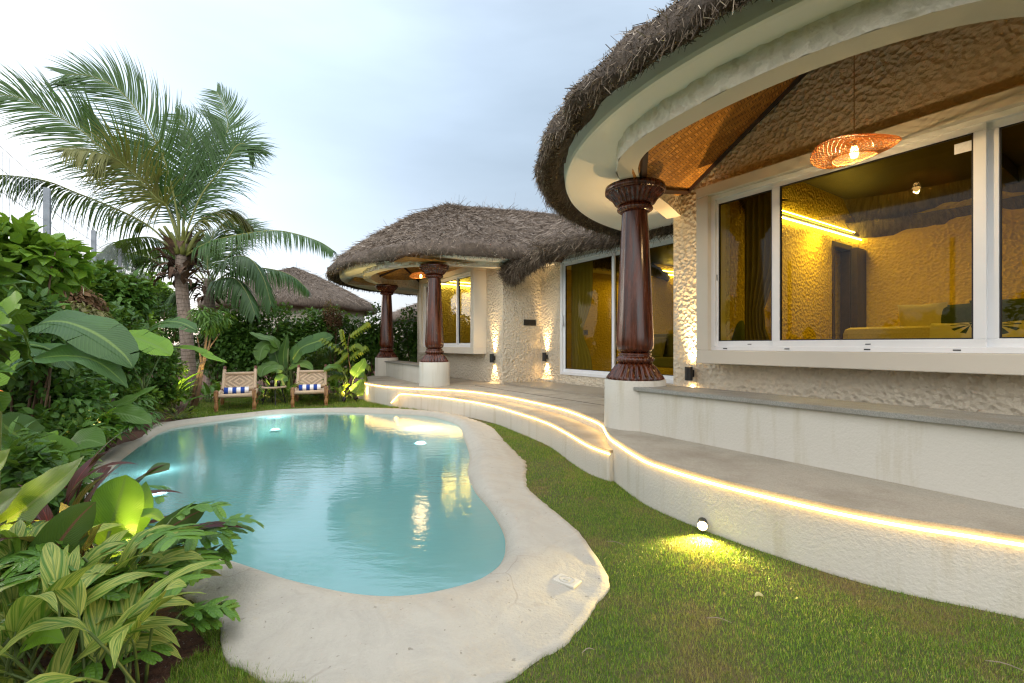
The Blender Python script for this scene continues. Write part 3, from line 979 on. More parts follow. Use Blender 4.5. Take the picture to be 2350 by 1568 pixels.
P_NEAR = [(3.36, 4.5), (3.14, 3.95), (2.92, 3.36), (2.64, 2.92), (2.27, 2.68), (1.65, 2.585), (1.05, 2.63), (.55, 2.83), (.2, 3.2), (-.02, 3.6), (-.17, 4.5)]
P_FAR = [(7.42, 4.72), (7.62, 4.1), (7.87, 3.5), (8.35, 3.06), (9.0, 2.84), (9.8, 2.82), (10.5, 3.05), (11.0, 3.4), (11.27, 3.75), (11.6, 4.72)]
_pn, _pf2 = path_radius(P_NEAR, C1, 1.93), path_radius(P_FAR, C2, 0)
def inner_near(a): return min(_pn(a), 2.9)
def inner_far(a):
    r = _pf2(a)
    return min(r if r > 0 else r_far(a) - .7, r_far(a) - .08)
eave_slab(C1, r_near, inner_near, 2.78, 2.92, -math.pi - .2, .35, 150, 'wide white eave soffit of the near pavilion')
eave_slab(C2, r_far, inner_far, 2.72, 2.86, -math.pi - .5, .3, 170, 'white eave soffit of the far pavilion')
# ring beams ---------------------------------------------------------------------
def beam(path, z0, z1, w, zin, label):
    L = np.array(resample(spline(path, 160), 130))
    T = np.gradient(L, axis=0); T /= np.linalg.norm(T, axis=1, keepdims=True)
    Nn = np.stack([-T[:, 1], T[:, 0]], 1)
    cen = L.mean(0) + np.array([0, 1.0])
    Nn *= np.sign(((L - cen) * Nn).sum(1))[:, None]       # outward
    O = L + Nn * w * .5; I = L - Nn * w * .5
    def rows(ring):
        out = []
        for i in range(len(L)):
            out.append([st(p[i][0], p[i][1], z) for p, z in ring])
        return out
    mb = MB(); mb.grid(rows([(I, z0), (O, z0)])); mb.grid(rows([(I + Nn * .004, z1 + .02), (I, z0)]))
    b = mb.build('ring_beam', M['plaster'], villa, smooth=False); b['label'] = label
    mb = MB(); r_ = []
    for i in range(len(L)):
        r_.append([st(*(O[i] + Nn[i] * .03 * mnoise.noise(Vector((L[i][0] * 11, L[i][1] * 11, q * 3)))), z0 + (z1 + .02 - z0) * q) for q in (0, .03, .35, .7, 1)])
    mb.grid(r_); mb.build('rough_face', M['chunky'], b, smooth=True)
    mb = MB(); mb.grid(rows([(I - Nn * .003, z0 + .004), (I - Nn * .003, zin)])); mb.build('inner_face', M['rough'], b)
    return L
P_NEAR = [(3.36, 4.5), (3.14, 3.95), (2.92, 3.36), (2.64, 2.92), (2.27, 2.68), (1.65, 2.585), (1.05, 2.63), (.55, 2.83), (.2, 3.2), (-.02, 3.6), (-.17, 4.5)]
beam(P_NEAR, 2.625, 2.80, .17, 3.0, 'curved beam carried by the near carved column')
P_FAR = [(7.42, 4.72), (7.62, 4.1), (7.87, 3.5), (8.35, 3.06), (9.0, 2.84), (9.8, 2.82), (10.5, 3.05), (11.0, 3.4), (11.27, 3.75), (11.6, 4.72)]
beam(P_FAR, 2.625, 2.74, .17, 3.0, 'curved beam carried by the two far carved columns')

# ceilings of woven bamboo mat -----------------------------------------------------
_ip = np.array(spline(P_NEAR, 200))
def beam_t(path, s, t_mid):
    q = path[(path[:, 1] < t_mid)]
    i = np.argmin(abs(q[:, 0] - s)); return q[i, 1] + .06
def zz(s, t): return 2.885 + .61 * (3.17 - s) + .388 * (t - TM)
def zz2(s, t): return 2.885 + .61 * (s + .17) + .388 * (t - TM)
def mat_panel(fz, sa, sb, label=None):
    rows, uv = [], []
    for s in np.linspace(sa, sb, 26):
        t0 = min(TM - .02, beam_t(_ip, s, 4.6))
        for t in np.linspace(t0, TM, 8): uv.append((s + t * .45, t - s * .45))
        rows.append([st(s, t, fz(s, t)) for t in np.linspace(t0, TM, 8)])
    mb = MB(); mb.grid(rows, uvs=uv); o = mb.build('bamboo_ceiling', M['bamboo'], villa)
    if label: o['label'] = label
    return o
o = mat_panel(zz, 3.2, 1.5, 'woven bamboo mat ceiling glowing orange above the near carved column')
mb = MB()
mb.tube([st(3.17, TM - .03, 2.885 - .014), st(1.5, TM - .03, zz(1.5, TM) - .014)], .042, 4)
mb.tube([st(3.17, TM - .02, 2.885 - .012), st(2.99, 3.80, zz(2.99, 3.80) - .012), st(2.76, 3.25, zz(2.76, 3.25) - .012), st(2.45, 2.90, zz(2.45, 2.90) - .012)], .036, 4)
mb.build('batten', M['darkwood'], o)
mat_panel(zz2, 1.5, -.12)
# far pavilion ceiling
def zf(s, t): return 2.80 + .42 * min(abs(s - 7.5), abs(s - 11.7)) + .25 * (t - TF)
mb = MB(); ss = np.linspace(7.5, 11.7, 13); tt_ = np.linspace(2.8, TF, 6)
mb.grid([[st(s, t, max(2.66, zf(s, t))) for t in tt_] for s in ss], uvs=[(s + t * .45, t - s * .45) for s in ss for t in tt_])
o = mb.build('bamboo_ceiling', M['bamboo'], villa); o['label'] = 'bamboo mat ceiling under the far pavilion eave'
mb = MB(); mb.tube([st(11.5, TF - .05, 2.83), st(10.6, 3.9, zf(10.6, 3.9) - .02), st(9.6, 3.0, zf(9.6, 3.0) - .02)], .03, 4)
mb.tube([st(10.6, 3.9, zf(10.6, 3.9) - .02), st(10.9, 3.4, zf(10.9, 3.4) - .02)], .025, 4)
mb.build('batten', M['darkwood'], o)

# walls ----------------------------------------------------------------------------
BAY_Z0, BAY_Z1 = .957, 2.765
def wall(mb, label=None, mat='rough'):
    o = mb.build('wall', M[mat], villa)
    if label: o['label'] = label
    return o
S_BAY = 2.87
mb = MB()
mb.sbox(-1.6, 3.37, TM, TM + .15, .2, 1.03)
mb.sbox(2.77, 3.37, TM, TM + .15, 1.03, 2.70)
gp_ = [(-1.6, 2.70), (3.37, 2.70), (3.37, 2.80), (3.17, 2.87), (1.5, 4.0), (-.17, 2.87), (-1.6, 2.80)]
vs = [st(s, TM, z) for s, z in gp_] + [st(s, TM + .15, z) for s, z in gp_]
n_ = len(gp_)
mb.add(vs, [tuple(range(n_)), tuple(range(2 * n_ - 1, n_ - 1, -1))] + [(i, i + n_, (i + 1) % n_ + n_, (i + 1) % n_) for i in range(n_)])
mb.sbox(3.22, 3.37, TM + .15, TD, .2, 2.9)
wall(mb, 'hammered cream plaster wall of the near pavilion')
S_DOOR = on_wall(1287, TD)
S_DOOR_R = 3.62
mb = MB()
mb.sbox(S_DOOR, 7.41, TD, TD + .15, .2, 3.1)
mb.sbox(3.37, S_DOOR_R, TD, TD + .15, .2, 3.1)
mb.sbox(S_DOOR_R, S_DOOR, TD, TD + .15, .2, .575)
mb.sbox(S_DOOR_R, S_DOOR, TD, TD + .15, 2.768, 3.1)
mb.sbox(3.40, 7.41, TD - .09, TD, TZ, .465)
wall(mb, 'hammered cream plaster wall around the sliding door')
S_FB0, S_FB1 = on_wall(1086.5, 4.42), on_wall(961.8, 4.42)
mb = MB()
mb.sbox(7.41, S_FB0 + .1, TF, TF + .15, .2, 3.1)
mb.sbox(S_FB0 + .1, 11.75, TF, TF + .15, .2, 1.03)
mb.sbox(S_FB0 + .1, 11.75, TF, TF + .15, 2.70, 3.1)
mb.sbox(S_FB1 - .1, 11.75, TF, TF + .15, 1.03, 2.70)
mb.sbox(7.41, 7.56, TF + .15, TD + .15, .2, 3.1)
mb.sbox(11.6, 11.75, TF + .15, 9.0, .2, 3.1)
wall(mb, 'hammered cream plaster wall of the far pavilion')

# bay windows -----------------------------------------------------------------------
def bay(s0, s1, tb, tw, z0, z1, bw, label):
    mb = MB()
    mb.sbox(s0, s1, tb, tw + .02, z0, z0 + bw)
    mb.sbox(s0, s1, tb, tw + .02, z1 - bw * .8, z1)
    mb.sbox(s0, s0 + bw, tb, tw + .02, z0 + bw, z1 - bw * .8)
    mb.sbox(s1 - bw, s1, tb, tw + .02, z0 + bw, z1 - bw * .8)
    o = mb.build('bay_surround', M['fascia'] if False else M['plaster'], villa, bevel=.008); o['label'] = label
    return o
def sframe(mb, s0, s1, z0, z1, t0, t1, w, wb=None):
    wb = wb or w
    mb.sbox(s0, s1, t0, t1, z0, z0 + wb); mb.sbox(s0, s1, t0, t1, z1 - w, z1)
    mb.sbox(s0, s0 + w, t0, t1, z0 + wb, z1 - w); mb.sbox(s1 - w, s1, t0, t1, z0 + wb, z1 - w)
def window(name, s0, s1, z0, z1, tb, panels, label, w=.045):
    """outer frame plus sliding sashes; panels = [(s_lo, s_hi, depth, z_lo, z_hi)]"""
    mb = MB(); sframe(mb, s0, s1, z0, z1, tb + .055, tb + .16, w)
    o = mb.build(name, M['upvc'], villa, bevel=.004); o['label'] = label
    for a, b, t0, za, zb, fw in panels:
        mb = MB(); sframe(mb, a, b, za, zb, t0, t0 + .035, fw)
        mb.build('sash', M['upvc'], o, bevel=.003)
        mb = MB(); sframe(mb, a + fw - .001, b - fw + .001, za + fw - .001, zb - fw + .001, t0 + .006, t0 + .030, .010)
        mb.build('gasket', M['gasket'], o)
        mb = MB(); v = [st(s, t0 + .018, z) for s, z in ((a + fw, za + fw), (b - fw, za + fw), (b - fw, zb - fw), (a + fw, zb - fw))]
        mb.add(v, [(3, 2, 1, 0)])
        mb.build('pane', M['glass'], o)
    return o
TB = 4.2
bay(-1.3, S_BAY, TB, TM, BAY_Z0, BAY_Z1, .135, 'cream box surround of the big near window')
tp = TB + .10
sA, sB = on_wall(1637, tp), on_wall(1780, tp)
sC, sD = on_wall(1773, tp - .03), on_wall(2264, tp - .03)
wn = window('window', -1.17, S_BAY - .135, 1.092, 2.657, TB, [
    (sB - .02, sA, tp, 1.13, 2.63, .055), (sD, sC, tp - .035, 1.125, 2.635, .062), (-1.12, on_wall(2263, tp), tp, 1.13, 2.63, .06)], 'large white framed sliding window with amber tinted panes beside the near column', .04)
for px in (1664, 1806, 1990, 2196):
    mb = MB(); s = on_wall(px, TB + .053); mb.sbox(s - .02, s + .02, TB + .050, TB + .056, 1.108, 1.116); mb.build('drain_slot', M['gasket'], wn)
for px in (1720, 1992):
    mb = MB(); s = on_wall(px, tp - .036); mb.sbox(s - .017, s + .017, tp - .039, tp - .033, 1.150, 1.157); mb.build('drain_slot', M['gasket'], wn)
s = on_wall(1637, tp)
mb = MB(); c = st(s - .02, tp - .004, 1.85); mb.sbox(s - .045, s - .02, tp - .012, tp, 1.80, 1.86); mb.build('latch', M['black'], wn)
mb = MB(); s = on_wall(2215, tp - .02); mb.sbox(s - .055, s + .055, tp - .0185, tp - .0165, 2.46, 2.53); mb.build('torn_sticker', mat_simple('paper_sticker', (.7, .7, .7), .7), wn)
# far bay
bay(S_FB0, S_FB1, 4.42, TF, BAY_Z0, BAY_Z1, .135, 'cream box surround of the far window')
tf = 4.42 + .10
e0, e1 = S_FB0 + .19, S_FB1 - .19
w1 = (e1 - e0) / 3
window('window', S_FB0 + .135, S_FB1 - .135, 1.092, 2.657, 4.42, [(e0 - .02, e0 + w1 * .86, tf, 1.13, 2.63, .05), (e0 + w1 * .8, e0 + 2.15 * w1, tf - .035, 1.13, 2.63, .05), (e0 + 2.1 * w1, e1 + .02, tf, 1.13, 2.63, .05)],
       'white framed sliding window of the far pavilion, half behind the carved column', .05)
# sliding door
td = TD + .02
d0, d1 = S_DOOR, S_DOOR_R
mb = MB(); sframe(mb, d1, d0, .578, 2.766, TD - .02, TD + .10, .055)
dr = mb.build('sliding_door', M['upvc'], villa, bevel=.004); dr['label'] = 'tall white framed sliding glass door in the recess'
dm = on_wall(1406, td)
dq = on_wall(1490, td)
for a, b, t0 in ((dm - .035, d0 - .05, td), (dq - .5, dm + .04, td + .04), (d1 + .05, dq - .44, td)):
    mb = MB(); sframe(mb, a, b, .63, 2.71, t0, t0 + .035, .058); mb.build('sash', M['upvc'], dr, bevel=.003)
    mb = MB(); sframe(mb, a + .057, b - .057, .687, 2.653, t0 + .006, t0 + .03, .010); mb.build('gasket', M['gasket'], dr)
    mb = MB(); mb.add([st(s_, t0 + .018, z) for s_, z in ((a + .058, .688), (b - .058, .688), (b - .058, 2.652), (a + .058, 2.652))], [(3, 2, 1, 0)]); mb.build('pane', M['glass'], dr)
def handle(s, t0, z):
    mb = MB(); mb.sbox(s - .018, s + .018, t0 - .012, t0, z - .12, z + .12)
    mb.tube([st(s, t0 - .012, z - .08), st(s, t0 - .05, z - .07), st(s, t0 - .05, z + .07), st(s, t0 - .012, z + .08)], .011, 7)
    mb.build('handle', M['upvc'], dr, smooth=True)
handle(d0 - .085, td, 1.60)
handle(d1 + .085, td, 1.62)

# benches (low parapet walls with granite seats) -------------------------------------
mb = MB(); mb.sbox(-1.2, 2.80, 3.14, 3.50, TZ - .01, .745)
b = mb.build('bench', M['wallstain'], villa, bevel=.006); b['label'] = 'long cream parapet bench with a granite seat running right from the near column'
mb = MB(); mb.sbox(-1.2, 2.74, 3.105, 3.53, .746, .778); mb.build('seat_slab', M['slab'], b, bevel=.003)
A_, B_ = np.array([7.95, 3.5]), np.array([11.2, 3.72])
def obox(mb, A, B, off0, off1, z0, z1):
    d = (B - A) / np.linalg.norm(B - A); n = np.array([-d[1], d[0]])
    q = [A + n * off0, B + n * off0, B + n * off1, A + n * off1]
    mb.prism([st(*p)[:2] for p in q], z0, z1)
mb = MB(); obox(mb, A_, B_, -.12, .2, TZ - .01, .725); b = mb.build('bench', M['wallstain'], villa, bevel=.006); b['label'] = 'short cream parapet bench between the two far columns'
mb = MB(); obox(mb, A_, B_, -.15, .23, .726, .755); mb.build('seat_slab', M['slab'], b, bevel=.003)

# carved columns ------------------------------------------------------------------
def column_parts():
    flute = lambda depth, k: (lambda i, a: depth * (abs(math.cos(k * a * .5)) - .6))
    out = []
    N = 128
    mb = MB()
    prof = [(.001, .826), (.245, .826), (.252, .835), (.238, .86), (.218, .885), (.20, .915), (.178, .945), (.158, .965), (.148, .978)]
    fl = flute(.10, 26)
    mb.lathe(prof, n=N, flute=lambda i, a: 1.55 * fl(i, a) if 2 <= i <= 7 else 0); out.append(('column_base', mb))
    mb = MB()
    prof = [(.135, .975), (.155, .982), (.170, 1.0), (.172, 1.018), (.155, 1.038), (.140, 1.044), (.152, 1.056), (.150, 1.068), (.128, 1.074), (.118, 1.08)]
    fl2 = flute(.05, 30)
    mb.lathe(prof, n=N, flute=lambda i, a: fl2(i, a) if 1 <= i <= 4 else 0); out.append(('bead_ring', mb))
    mb = MB()
    prof = [(.118, 1.072), (.145, 1.085), (.166, 1.11), (.172, 1.15), (.171, 1.22), (.162, 1.42), (.150, 1.70), (.136, 2.0), (.124, 2.24), (.116, 2.375), (.115, 2.40)]
    oct_ = lambda i, a: .018 * (abs(math.cos(4 * a)) - .5)
    mb.lathe(prof, n=64, flute=oct_); out.append(('shaft', mb))
    mb = MB()
    prof = [(.112, 2.385), (.135, 2.39), (.158, 2.405), (.162, 2.42), (.150, 2.44), (.138, 2.447)]
    mb.lathe(prof, n=N, flute=lambda i, a: fl2(i, a) if 1 <= i <= 4 else 0); out.append(('neck_ring', mb))
    mb = MB()
    prof = [(.130, 2.445), (.155, 2.452), (.178, 2.47), (.188, 2.49), (.205, 2.515), (.232, 2.54), (.252, 2.556), (.256, 2.564)]
    fl3 = flute(.085, 30)
    mb.lathe(prof, n=N, flute=lambda i, a: 1.5 * fl3(i, a) if 1 <= i <= 6 else 0)
    mb.lathe([(.262, 2.563), (.274, 2.568), (.276, 2.60), (.272, 2.622), (.001, 2.622)], n=64); out.append(('capital', mb))
    return out
def column(s, t, label, first=None, ped=.833):
    x, y, _ = st(s, t)
    c = bpy.data.objects.new('column', None); COL.objects.link(c); c.parent = villa
    c.location = (x - villa.location[0], y - villa.location[1], 0); c['label'] = label
    if first is None:
        for nm, mb in column_parts():
            mb.v = [(a + x, b_ + y, z) for a, b_, z in mb.v]
            mb.build(nm, M['wood'], c, smooth=True)
        mb = MB(); rr = []
        prof = [(.288, TZ - .02), (.284, TZ + .05), (.280, .60), (.279, .815), (.272, ped - .006), (.001, ped - .006)]
        mb.lathe(prof, (x, y, 0), 56); mb.build('pedestal', M['wallstain'], c, smooth=True)
        for o_ in c.children:
            if o_.name.startswith('pedestal'):
                m_ = o_.modifiers.new('e', 'EDGE_SPLIT'); m_.split_angle = R(40)
    else:
        for ch in first.children:
            k = ch.copy(); COL.objects.link(k); k.parent = c
    return c
_x, _y = at(1457, 0, 4.27)[:2]
col1 = column(_x * U[0] + _y * U[1], _x * W[0] + _y * W[1], 'nearest carved dark red column, tall in the middle of the picture')
_x, _y = at(997, 0, 8.5)[:2]
column(_x * U[0] + _y * U[1], _x * W[0] + _y * W[1], 'carved column in front of the far window', col1)
_x, _y = at(887.5, 0, 11.35)[:2]
column(_x * U[0] + _y * U[1], _x * W[0] + _y * W[1], 'farthest carved column at the left end of the terrace', col1)

# rooms behind the glass --------------------------------------------------------------
room = MB()
room.sbox(-1.75, -1.6, TM + .15, 8.6, .2, 3.9)
room.sbox(2.9, 3.0, 5.9, 7.5, .3, 3.6); room.sbox(2.9, 3.0, 8.06, 8.4, .3, 3.6); room.sbox(2.9, 3.0, 7.5, 8.06, 2.6, 3.6)
room.sbox(2.98, 3.2, 4.66, 5.9, .3, 3.6)
room.sbox(-1.6, 3.6, 8.4, 8.55, .3, 3.6)
room.sbox(3.05, 3.2, 5.9, 8.4, .3, 3.6)
room.sbox(7.3, 7.4, TD + .16, 10.2, .3, 3.12)
room.sbox(3.2, 7.4, 10.2, 10.3, .3, 3.2)
room.sbox(7.6, 11.6, 7.6, 7.7, .3, 3.2)
o = room.build('interior_wall', M['inside'], villa); o['label'] = 'mustard yellow lit interior walls seen through the glass'
mb = MB(); mb.sbox(-1.6, 2.88, TM + .16, 8.38, 3.30, 3.40); mb.sbox(3.25, 7.40, TD + .16, 10.28, 3.125, 3.2); mb.sbox(7.6, 11.55, TF + .18, 7.58, 2.95, 3.0)
mb.sbox(-1.6, 2.86, 4.9, 5.02, 3.12, 3.30); mb.sbox(1.2, 1.32, TM + .2, 8.3, 3.14, 3.30)
mb.build('interior_ceiling', mat_simple('dark_ceiling', (.012, .007, .004), .6, .3, 8), villa)
mb = MB(); mb.sbox(-1.6, 7.28, TM + .16, 10.18, .30, .42); mb.sbox(7.6, 11.6, TF + .18, 7.6, .3, .42)
mb.build('interior_floor', mat_simple('interior_tiles', (.30, .26, .20), .4, .1, 3), villa)
mb = MB(); sframe(mb, 0, 0, 0, 0, 0, 0, 0) if False else None
mb.sbox(2.885, 3.01, 7.46, 7.53, .42, 2.64); mb.sbox(2.885, 3.01, 8.03, 8.10, .42, 2.64); mb.sbox(2.885, 3.01, 7.53, 8.03, 2.57, 2.64)
mb.sbox(2.80, 2.885, 8.06, 8.39, .42, 2.60)
mb.build('doorway_frame', M['darkwood'], villa)
# ================================================================ lamps
def area(parent, loc, rot, sx, sy, energy, col):
    l = bpy.data.lights.new('lamp_light', 'AREA'); l.shape = 'RECTANGLE'; l.size = sx; l.size_y = sy; l.energy = energy; l.color = col
    o = bpy.data.objects.new('lamp_light', l); COL.objects.link(o); o.parent = parent; o.location = loc; o.rotation_euler = rot
    return o
def spot(parent, loc, direction, energy, angle, col, blend=.6, size=.02):
    l = bpy.data.lights.new('lamp_light', 'SPOT'); l.energy = energy; l.spot_size = R(angle); l.spot_blend = blend; l.color = col; l.shadow_soft_size = size
    o = bpy.data.objects.new('lamp_light', l); COL.objects.link(o); o.parent = parent; o.location = loc
    o.rotation_euler = Vector(direction).to_track_quat('-Z', 'Y').to_euler()
    return o
WARM = (1.0, .66, .30)
# room strips: profile on the wall plus glowing tube
def room_strip(p, q, label, parent_off=(0, 0, 0)):
    p, q = Vector(p), Vector(q); mid = (p + q) / 2
    t_ = thing('room_led_strip', mid, label, 'led strip', 'room LED strips')
    mb = MB(); mb.tube([p, q], .02, 4); mb.build('profile', M['black'], t_)
    for dz, nm in ((-.035, 'glow_tube'), (.05, 'glow_tube')):
        mb = MB(); mb.tube([p + Vector((0, 0, dz)), q + Vector((0, 0, dz))], .010 if dz < 0 else .006, 6); mb.build(nm, M['ledroom'], t_)
    return t_
a = room_strip(st(2.86, 5.7, 2.77), st(2.86, 8.38, 2.80), 'glowing yellow LED strip high on the wall inside the big near window')
area(a, (-.06, -.06, -.10), (0, 0, 0), .2, 2.0, 20, (1.0, .76, .15))
b = room_strip(st(7.25, 6.3, 2.86), st(7.25, 10.1, 2.93), 'glowing yellow LED strip inside the room behind the sliding door')
area(b, (-.06, -.06, -.10), (0, 0, 0), .2, 2.0, 20, (1.0, .76, .15))
c = room_strip(st(11.52, 5.0, 2.86), st(11.52, 7.5, 2.86), 'unseen LED strip added to light the far pavilion room')  # added strip, kept out of view, to warm the far room
area(c, (.1, -.06, -.12), (0, 0, 0), .2, 1.5, 3.5, (1.0, .76, .15))
def sconce(s, t, z, label, h=.15, e=7.0, wide=False):
    x, y, _ = st(s, t - .075)
    t_ = thing('wall_light', (x, y, z), label, 'wall light', 'up and down wall lights')
    mb = MB()
    r = .042
    rows = [[(x + q * math.cos(a), y + q * math.sin(a), z + dz) for a in np.linspace(0, 2 * math.pi, 24, endpoint=False)] for q, dz in ((r - .006, h / 2 - .02), (r - .006, h / 2), (r, h / 2), (r, -h / 2), (r - .006, -h / 2), (r - .006, -h / 2 + .02))]
    mb.grid(rows, close_u=True)
    mb.sbox(s - .02, s + .02, t - .04, t - .002, z - .04, z + .04)
    mb.build('body', M['black'], t_, smooth=False)
    for sg in (1, -1):
        mb = MB(); mb.lathe([(.001, 0), (r - .007, 0), (r - .007, .004), (.001, .004)], (x, y, z + sg * (h / 2 - .022)), 20); mb.build('lens', M['lens'], t_)
        spot(t_, (W[0] * .018, W[1] * .018, sg * (h / 2 + .004)), (W[0] * .32, W[1] * .32, sg), e, 60, WARM, .5, .012)
        if sg > 0 and wide: spot(t_, (W[0] * -.03, W[1] * -.03, h / 2 + .004), (-W[0] * .25 + U[0] * -.12, -W[1] * .25 + U[1] * -.12, 1), 50, 75, (1.0, .62, .25), .9, .012)
        if sg > 0: spot(t_, (W[0] * .01, W[1] * .01, h / 2 + .004), (W[0] * .10, W[1] * .10, 1), e * 2.5, 42, WARM, .8, .012)
    return t_
def wall_s(px, t): return on_wall(px, t)
def zat(px, py, t):
    k = (px - 1175) / FOC; Y = t / (k * W[0] + W[1]); return EYE + (HOR - py) / FOC * Y
sconce(wall_s(1590, TM), TM, zat(1590, 857, TM), 'black cylinder wall light on the near pavilion wall beside the big window', .15, 18, True)
sconce(wall_s(1136, TF), TF, zat(1136, 822, TF), 'black cylinder wall light on the far pavilion wall beside its window', .17, 15)
sconce(wall_s(1256, TD), TD, zat(1256, 819, TD), 'black cylinder wall light on the recess wall next to the sliding door', .17, 15)
# switch plate on the return wall
def plate2():
    px, py = 1215.6, 740.6
    k = (px - 1175) / FOC
    t = None
    s = 7.41
    # X/Y = k with s fixed
    t = s * (k * U[1] - U[0]) / (W[0] - k * W[1])
    Y = s * U[1] + t * W[1]; z = EYE + (HOR - py) / FOC * Y
    t_ = thing('switch_plate', st(s, t, z), 'small black switch plate on the cream wall between the two wall lights', 'switch plate')
    mb = MB(); mb.sbox(s - .014, s, t - .15, t + .15, z - .06, z + .06); mb.build('plate', M['gasket'], t_, bevel=.006)
    mb = MB()
    for i in range(5): mb.sbox(s - .018, s - .012, t - .125 + i * .052, t - .083 + i * .052, z - .035, z + .035)
    mb.build('switch', M['black'], t_)
plate2()
# pendants of woven cane
def pendant(loc, top_z, label, first=None, rz=0):
    t_ = thing('pendant_lamp', loc, label, 'pendant lamp', 'cane pendant lamps', rz)
    if first is not None:
        for ch in first.children: copy_tree(ch, parent=t_)
        return t_
    def surf(v, a):
        # v 0 centre top -> 1 brim -> 1.6 rolled under to the open mouth
        if v <= 1: r = .025 + .235 * math.sin(v * math.pi / 2); z = .055 * math.cos(v * math.pi / 2)
        else:
            q = (v - 1) / .6; r = .26 - .13 * q ** 1.3; z = -.055 * math.sin(q * math.pi / 2)
        w = .030 * (r / .26) ** 2 * math.cos(2 * a - .6) + .02 * (r / .26) * math.cos(a + .3)
        return Vector((r * math.cos(a), r * .86 * math.sin(a), z + w + .02))
    mb = MB()
    NS = 44
    for sg in (1, -1):
        for i in range(NS):
            a0 = 2 * math.pi * i / NS
            pts = [Vector(loc) + surf(v, a0 + sg * v * .85) for v in np.linspace(0.02, 1.6, 15)]
            mb.tube(pts, .0026, 3, cap=False)
    for v in (.02, 1.0, 1.6):
        mb.tube([Vector(loc) + surf(v, a) for a in np.linspace(0, 2 * math.pi, 41)], .0035, 4, cap=False)
    k = NT('cane'); co = k.coord('Object')
    c = k.mixc(k.ramp(k.noise(co, 30, 3), .35, .65), (.42, .20, .055), (.66, .36, .12))
    d = k.pbr(c, .5); tl = k.n('ShaderNodeBsdfTranslucent', {'Color': (.80, .42, .10, 1)})
    mx = k.n('ShaderNodeMixShader', {0: .35, 1: d.outputs[0], 2: tl.outputs[0]})
    mb.build('cane_shade', k.done(mx), t_)
    mb = MB(); mb.lathe([(.001, -.005), (.018, 0), (.026, .03), (.024, .05), (.013, .075), (.001, .075)], (loc[0], loc[1], loc[2] - .035), 14); mb.build('bulb', M['bulb'], t_, smooth=True)
    mb = MB(); mb.tube([(loc[0], loc[1], loc[2] + .01), (loc[0], loc[1], loc[2] + .10)], .014, 8); mb.tube([(loc[0], loc[1], loc[2] + .09), (loc[0], loc[1], top_z)], .0035, 5)
    mb.build('cord', mat_simple('tan_cord', (.30, .20, .11), .7), t_)
    l = bpy.data.lights.new('lamp_light', 'POINT'); l.energy = 32; l.color = (1.0, .68, .32); l.shadow_soft_size = .02
    lo = bpy.data.objects.new('lamp_light', l); COL.objects.link(lo); lo.parent = t_; lo.location = (0, 0, -.03)
    return t_
_pl = st(1.29, 3.66, 2.46)
pd = pendant(_pl, 3.55, 'wavy woven cane pendant lamp glowing in front of the big near window')
_pf = at(966, 634, 9.9)
pf_ = pendant(_pf, 3.3, 'cane pendant lamp in the far pavilion, mostly hidden behind a carved column', pd, 1.1)
for ch in pf_.children:
    if ch.type == 'LIGHT': ch.data = ch.data.copy(); ch.data.energy = 5; ch.data.shadow_soft_size = .16
# garden spikes
def spike(loc, aim, label, e, ang=70, lens=True, sc=1.0):
    t_ = thing('garden_spotlight', loc, label, 'spotlight', 'garden spotlights')
    d = Vector(aim).normalized(); L = Vector(loc)
    h = L + Vector((0, 0, .085 * sc))
    mb = MB(); mb.tube([L + Vector((0, 0, -.05)), h], .009 * sc, 8); mb.build('spike', M['black'], t_)
    mb = MB(); mb.tube([h - d * .052 * sc, h - d * .05 * sc, h - d * .042 * sc, h + d * .036 * sc], [.002 * sc, .024 * sc, .032 * sc, .034 * sc], 16, cap=False); mb.build('head', M['black'], t_, smooth=True)
    if lens:
        mb = MB(); mb.tube([h + d * .026 * sc, h + d * .030 * sc], .031 * sc, 14); mb.build('lens', M['lens'], t_)
        spot(t_, tuple(h + d * .045 * sc - L), d, e, ang, (1.0, .72, .20), .7, .02)
    return t_
_s = gnd(1612, 1228, .055)
spike((_s[0], _s[1], .05), (-.36, -.86, -.06), 'small lit garden spotlight at the foot of the plaster wall, shining on the lawn', 70, 130, True, .8)
_s = gnd(437, 951, 0.0)
spike(_s, (-.15, .35, 1), 'lit garden spotlight at the far left end of the pool, by the palm trunk', 40)
_s = at(198, 1050, 4.2)
spike((_s[0], _s[1], .08), (.2, -.5, .75), 'lit garden spotlight among broad leaves at the left edge of the pool', 30)
_s = gnd(818, 923, 0)
spike(_s, (.35, .12, .25), 'black spike spotlight on the lawn beside the rounded end of the terrace', 14, 55)

# ================================================================ things inside the rooms
def cushion(name, c, w, h, d, mat, label, cat='cushion', rz=0.0, tilt=.2, group=None):
    n = 12; rows = []
    cr, sr = math.cos(rz), math.sin(rz); ct, s_t = math.cos(tilt), math.sin(tilt)
    def put(x, y, z):
        y, z = y * ct - z * s_t, y * s_t + z * ct
        return (c[0] + x * cr - y * sr, c[1] + x * sr + y * cr, c[2] + z)
    mb = MB()
    for sg in (1, -1):
        rows = []
        for i in range(n + 1):
            row = []
            for j in range(n + 1):
                u, v = i / n * 2 - 1, j / n * 2 - 1
                pin = 1 - .06 * (1 - abs(v)) * abs(u) ** 3
                pin2 = 1 - .06 * (1 - abs(u)) * abs(v) ** 3
                th_ = d * .5 * ((1 - u ** 4) * (1 - v ** 4)) ** .5
                row.append(put(u * w / 2 * pin, sg * th_, v * h / 2 * pin2))
            rows.append(row if sg > 0 else row[::-1])
        mb.grid(rows)
    o = mb.build(name, mat, None, smooth=True, org=tuple(c)); tag(o, label, cat, group)
    return o
RZW = math.atan2(U[1], U[0])
M['sofacloth'] = mat_simple('sofa_cloth', (.56, .46, .34), .9, .08, 60, .3)
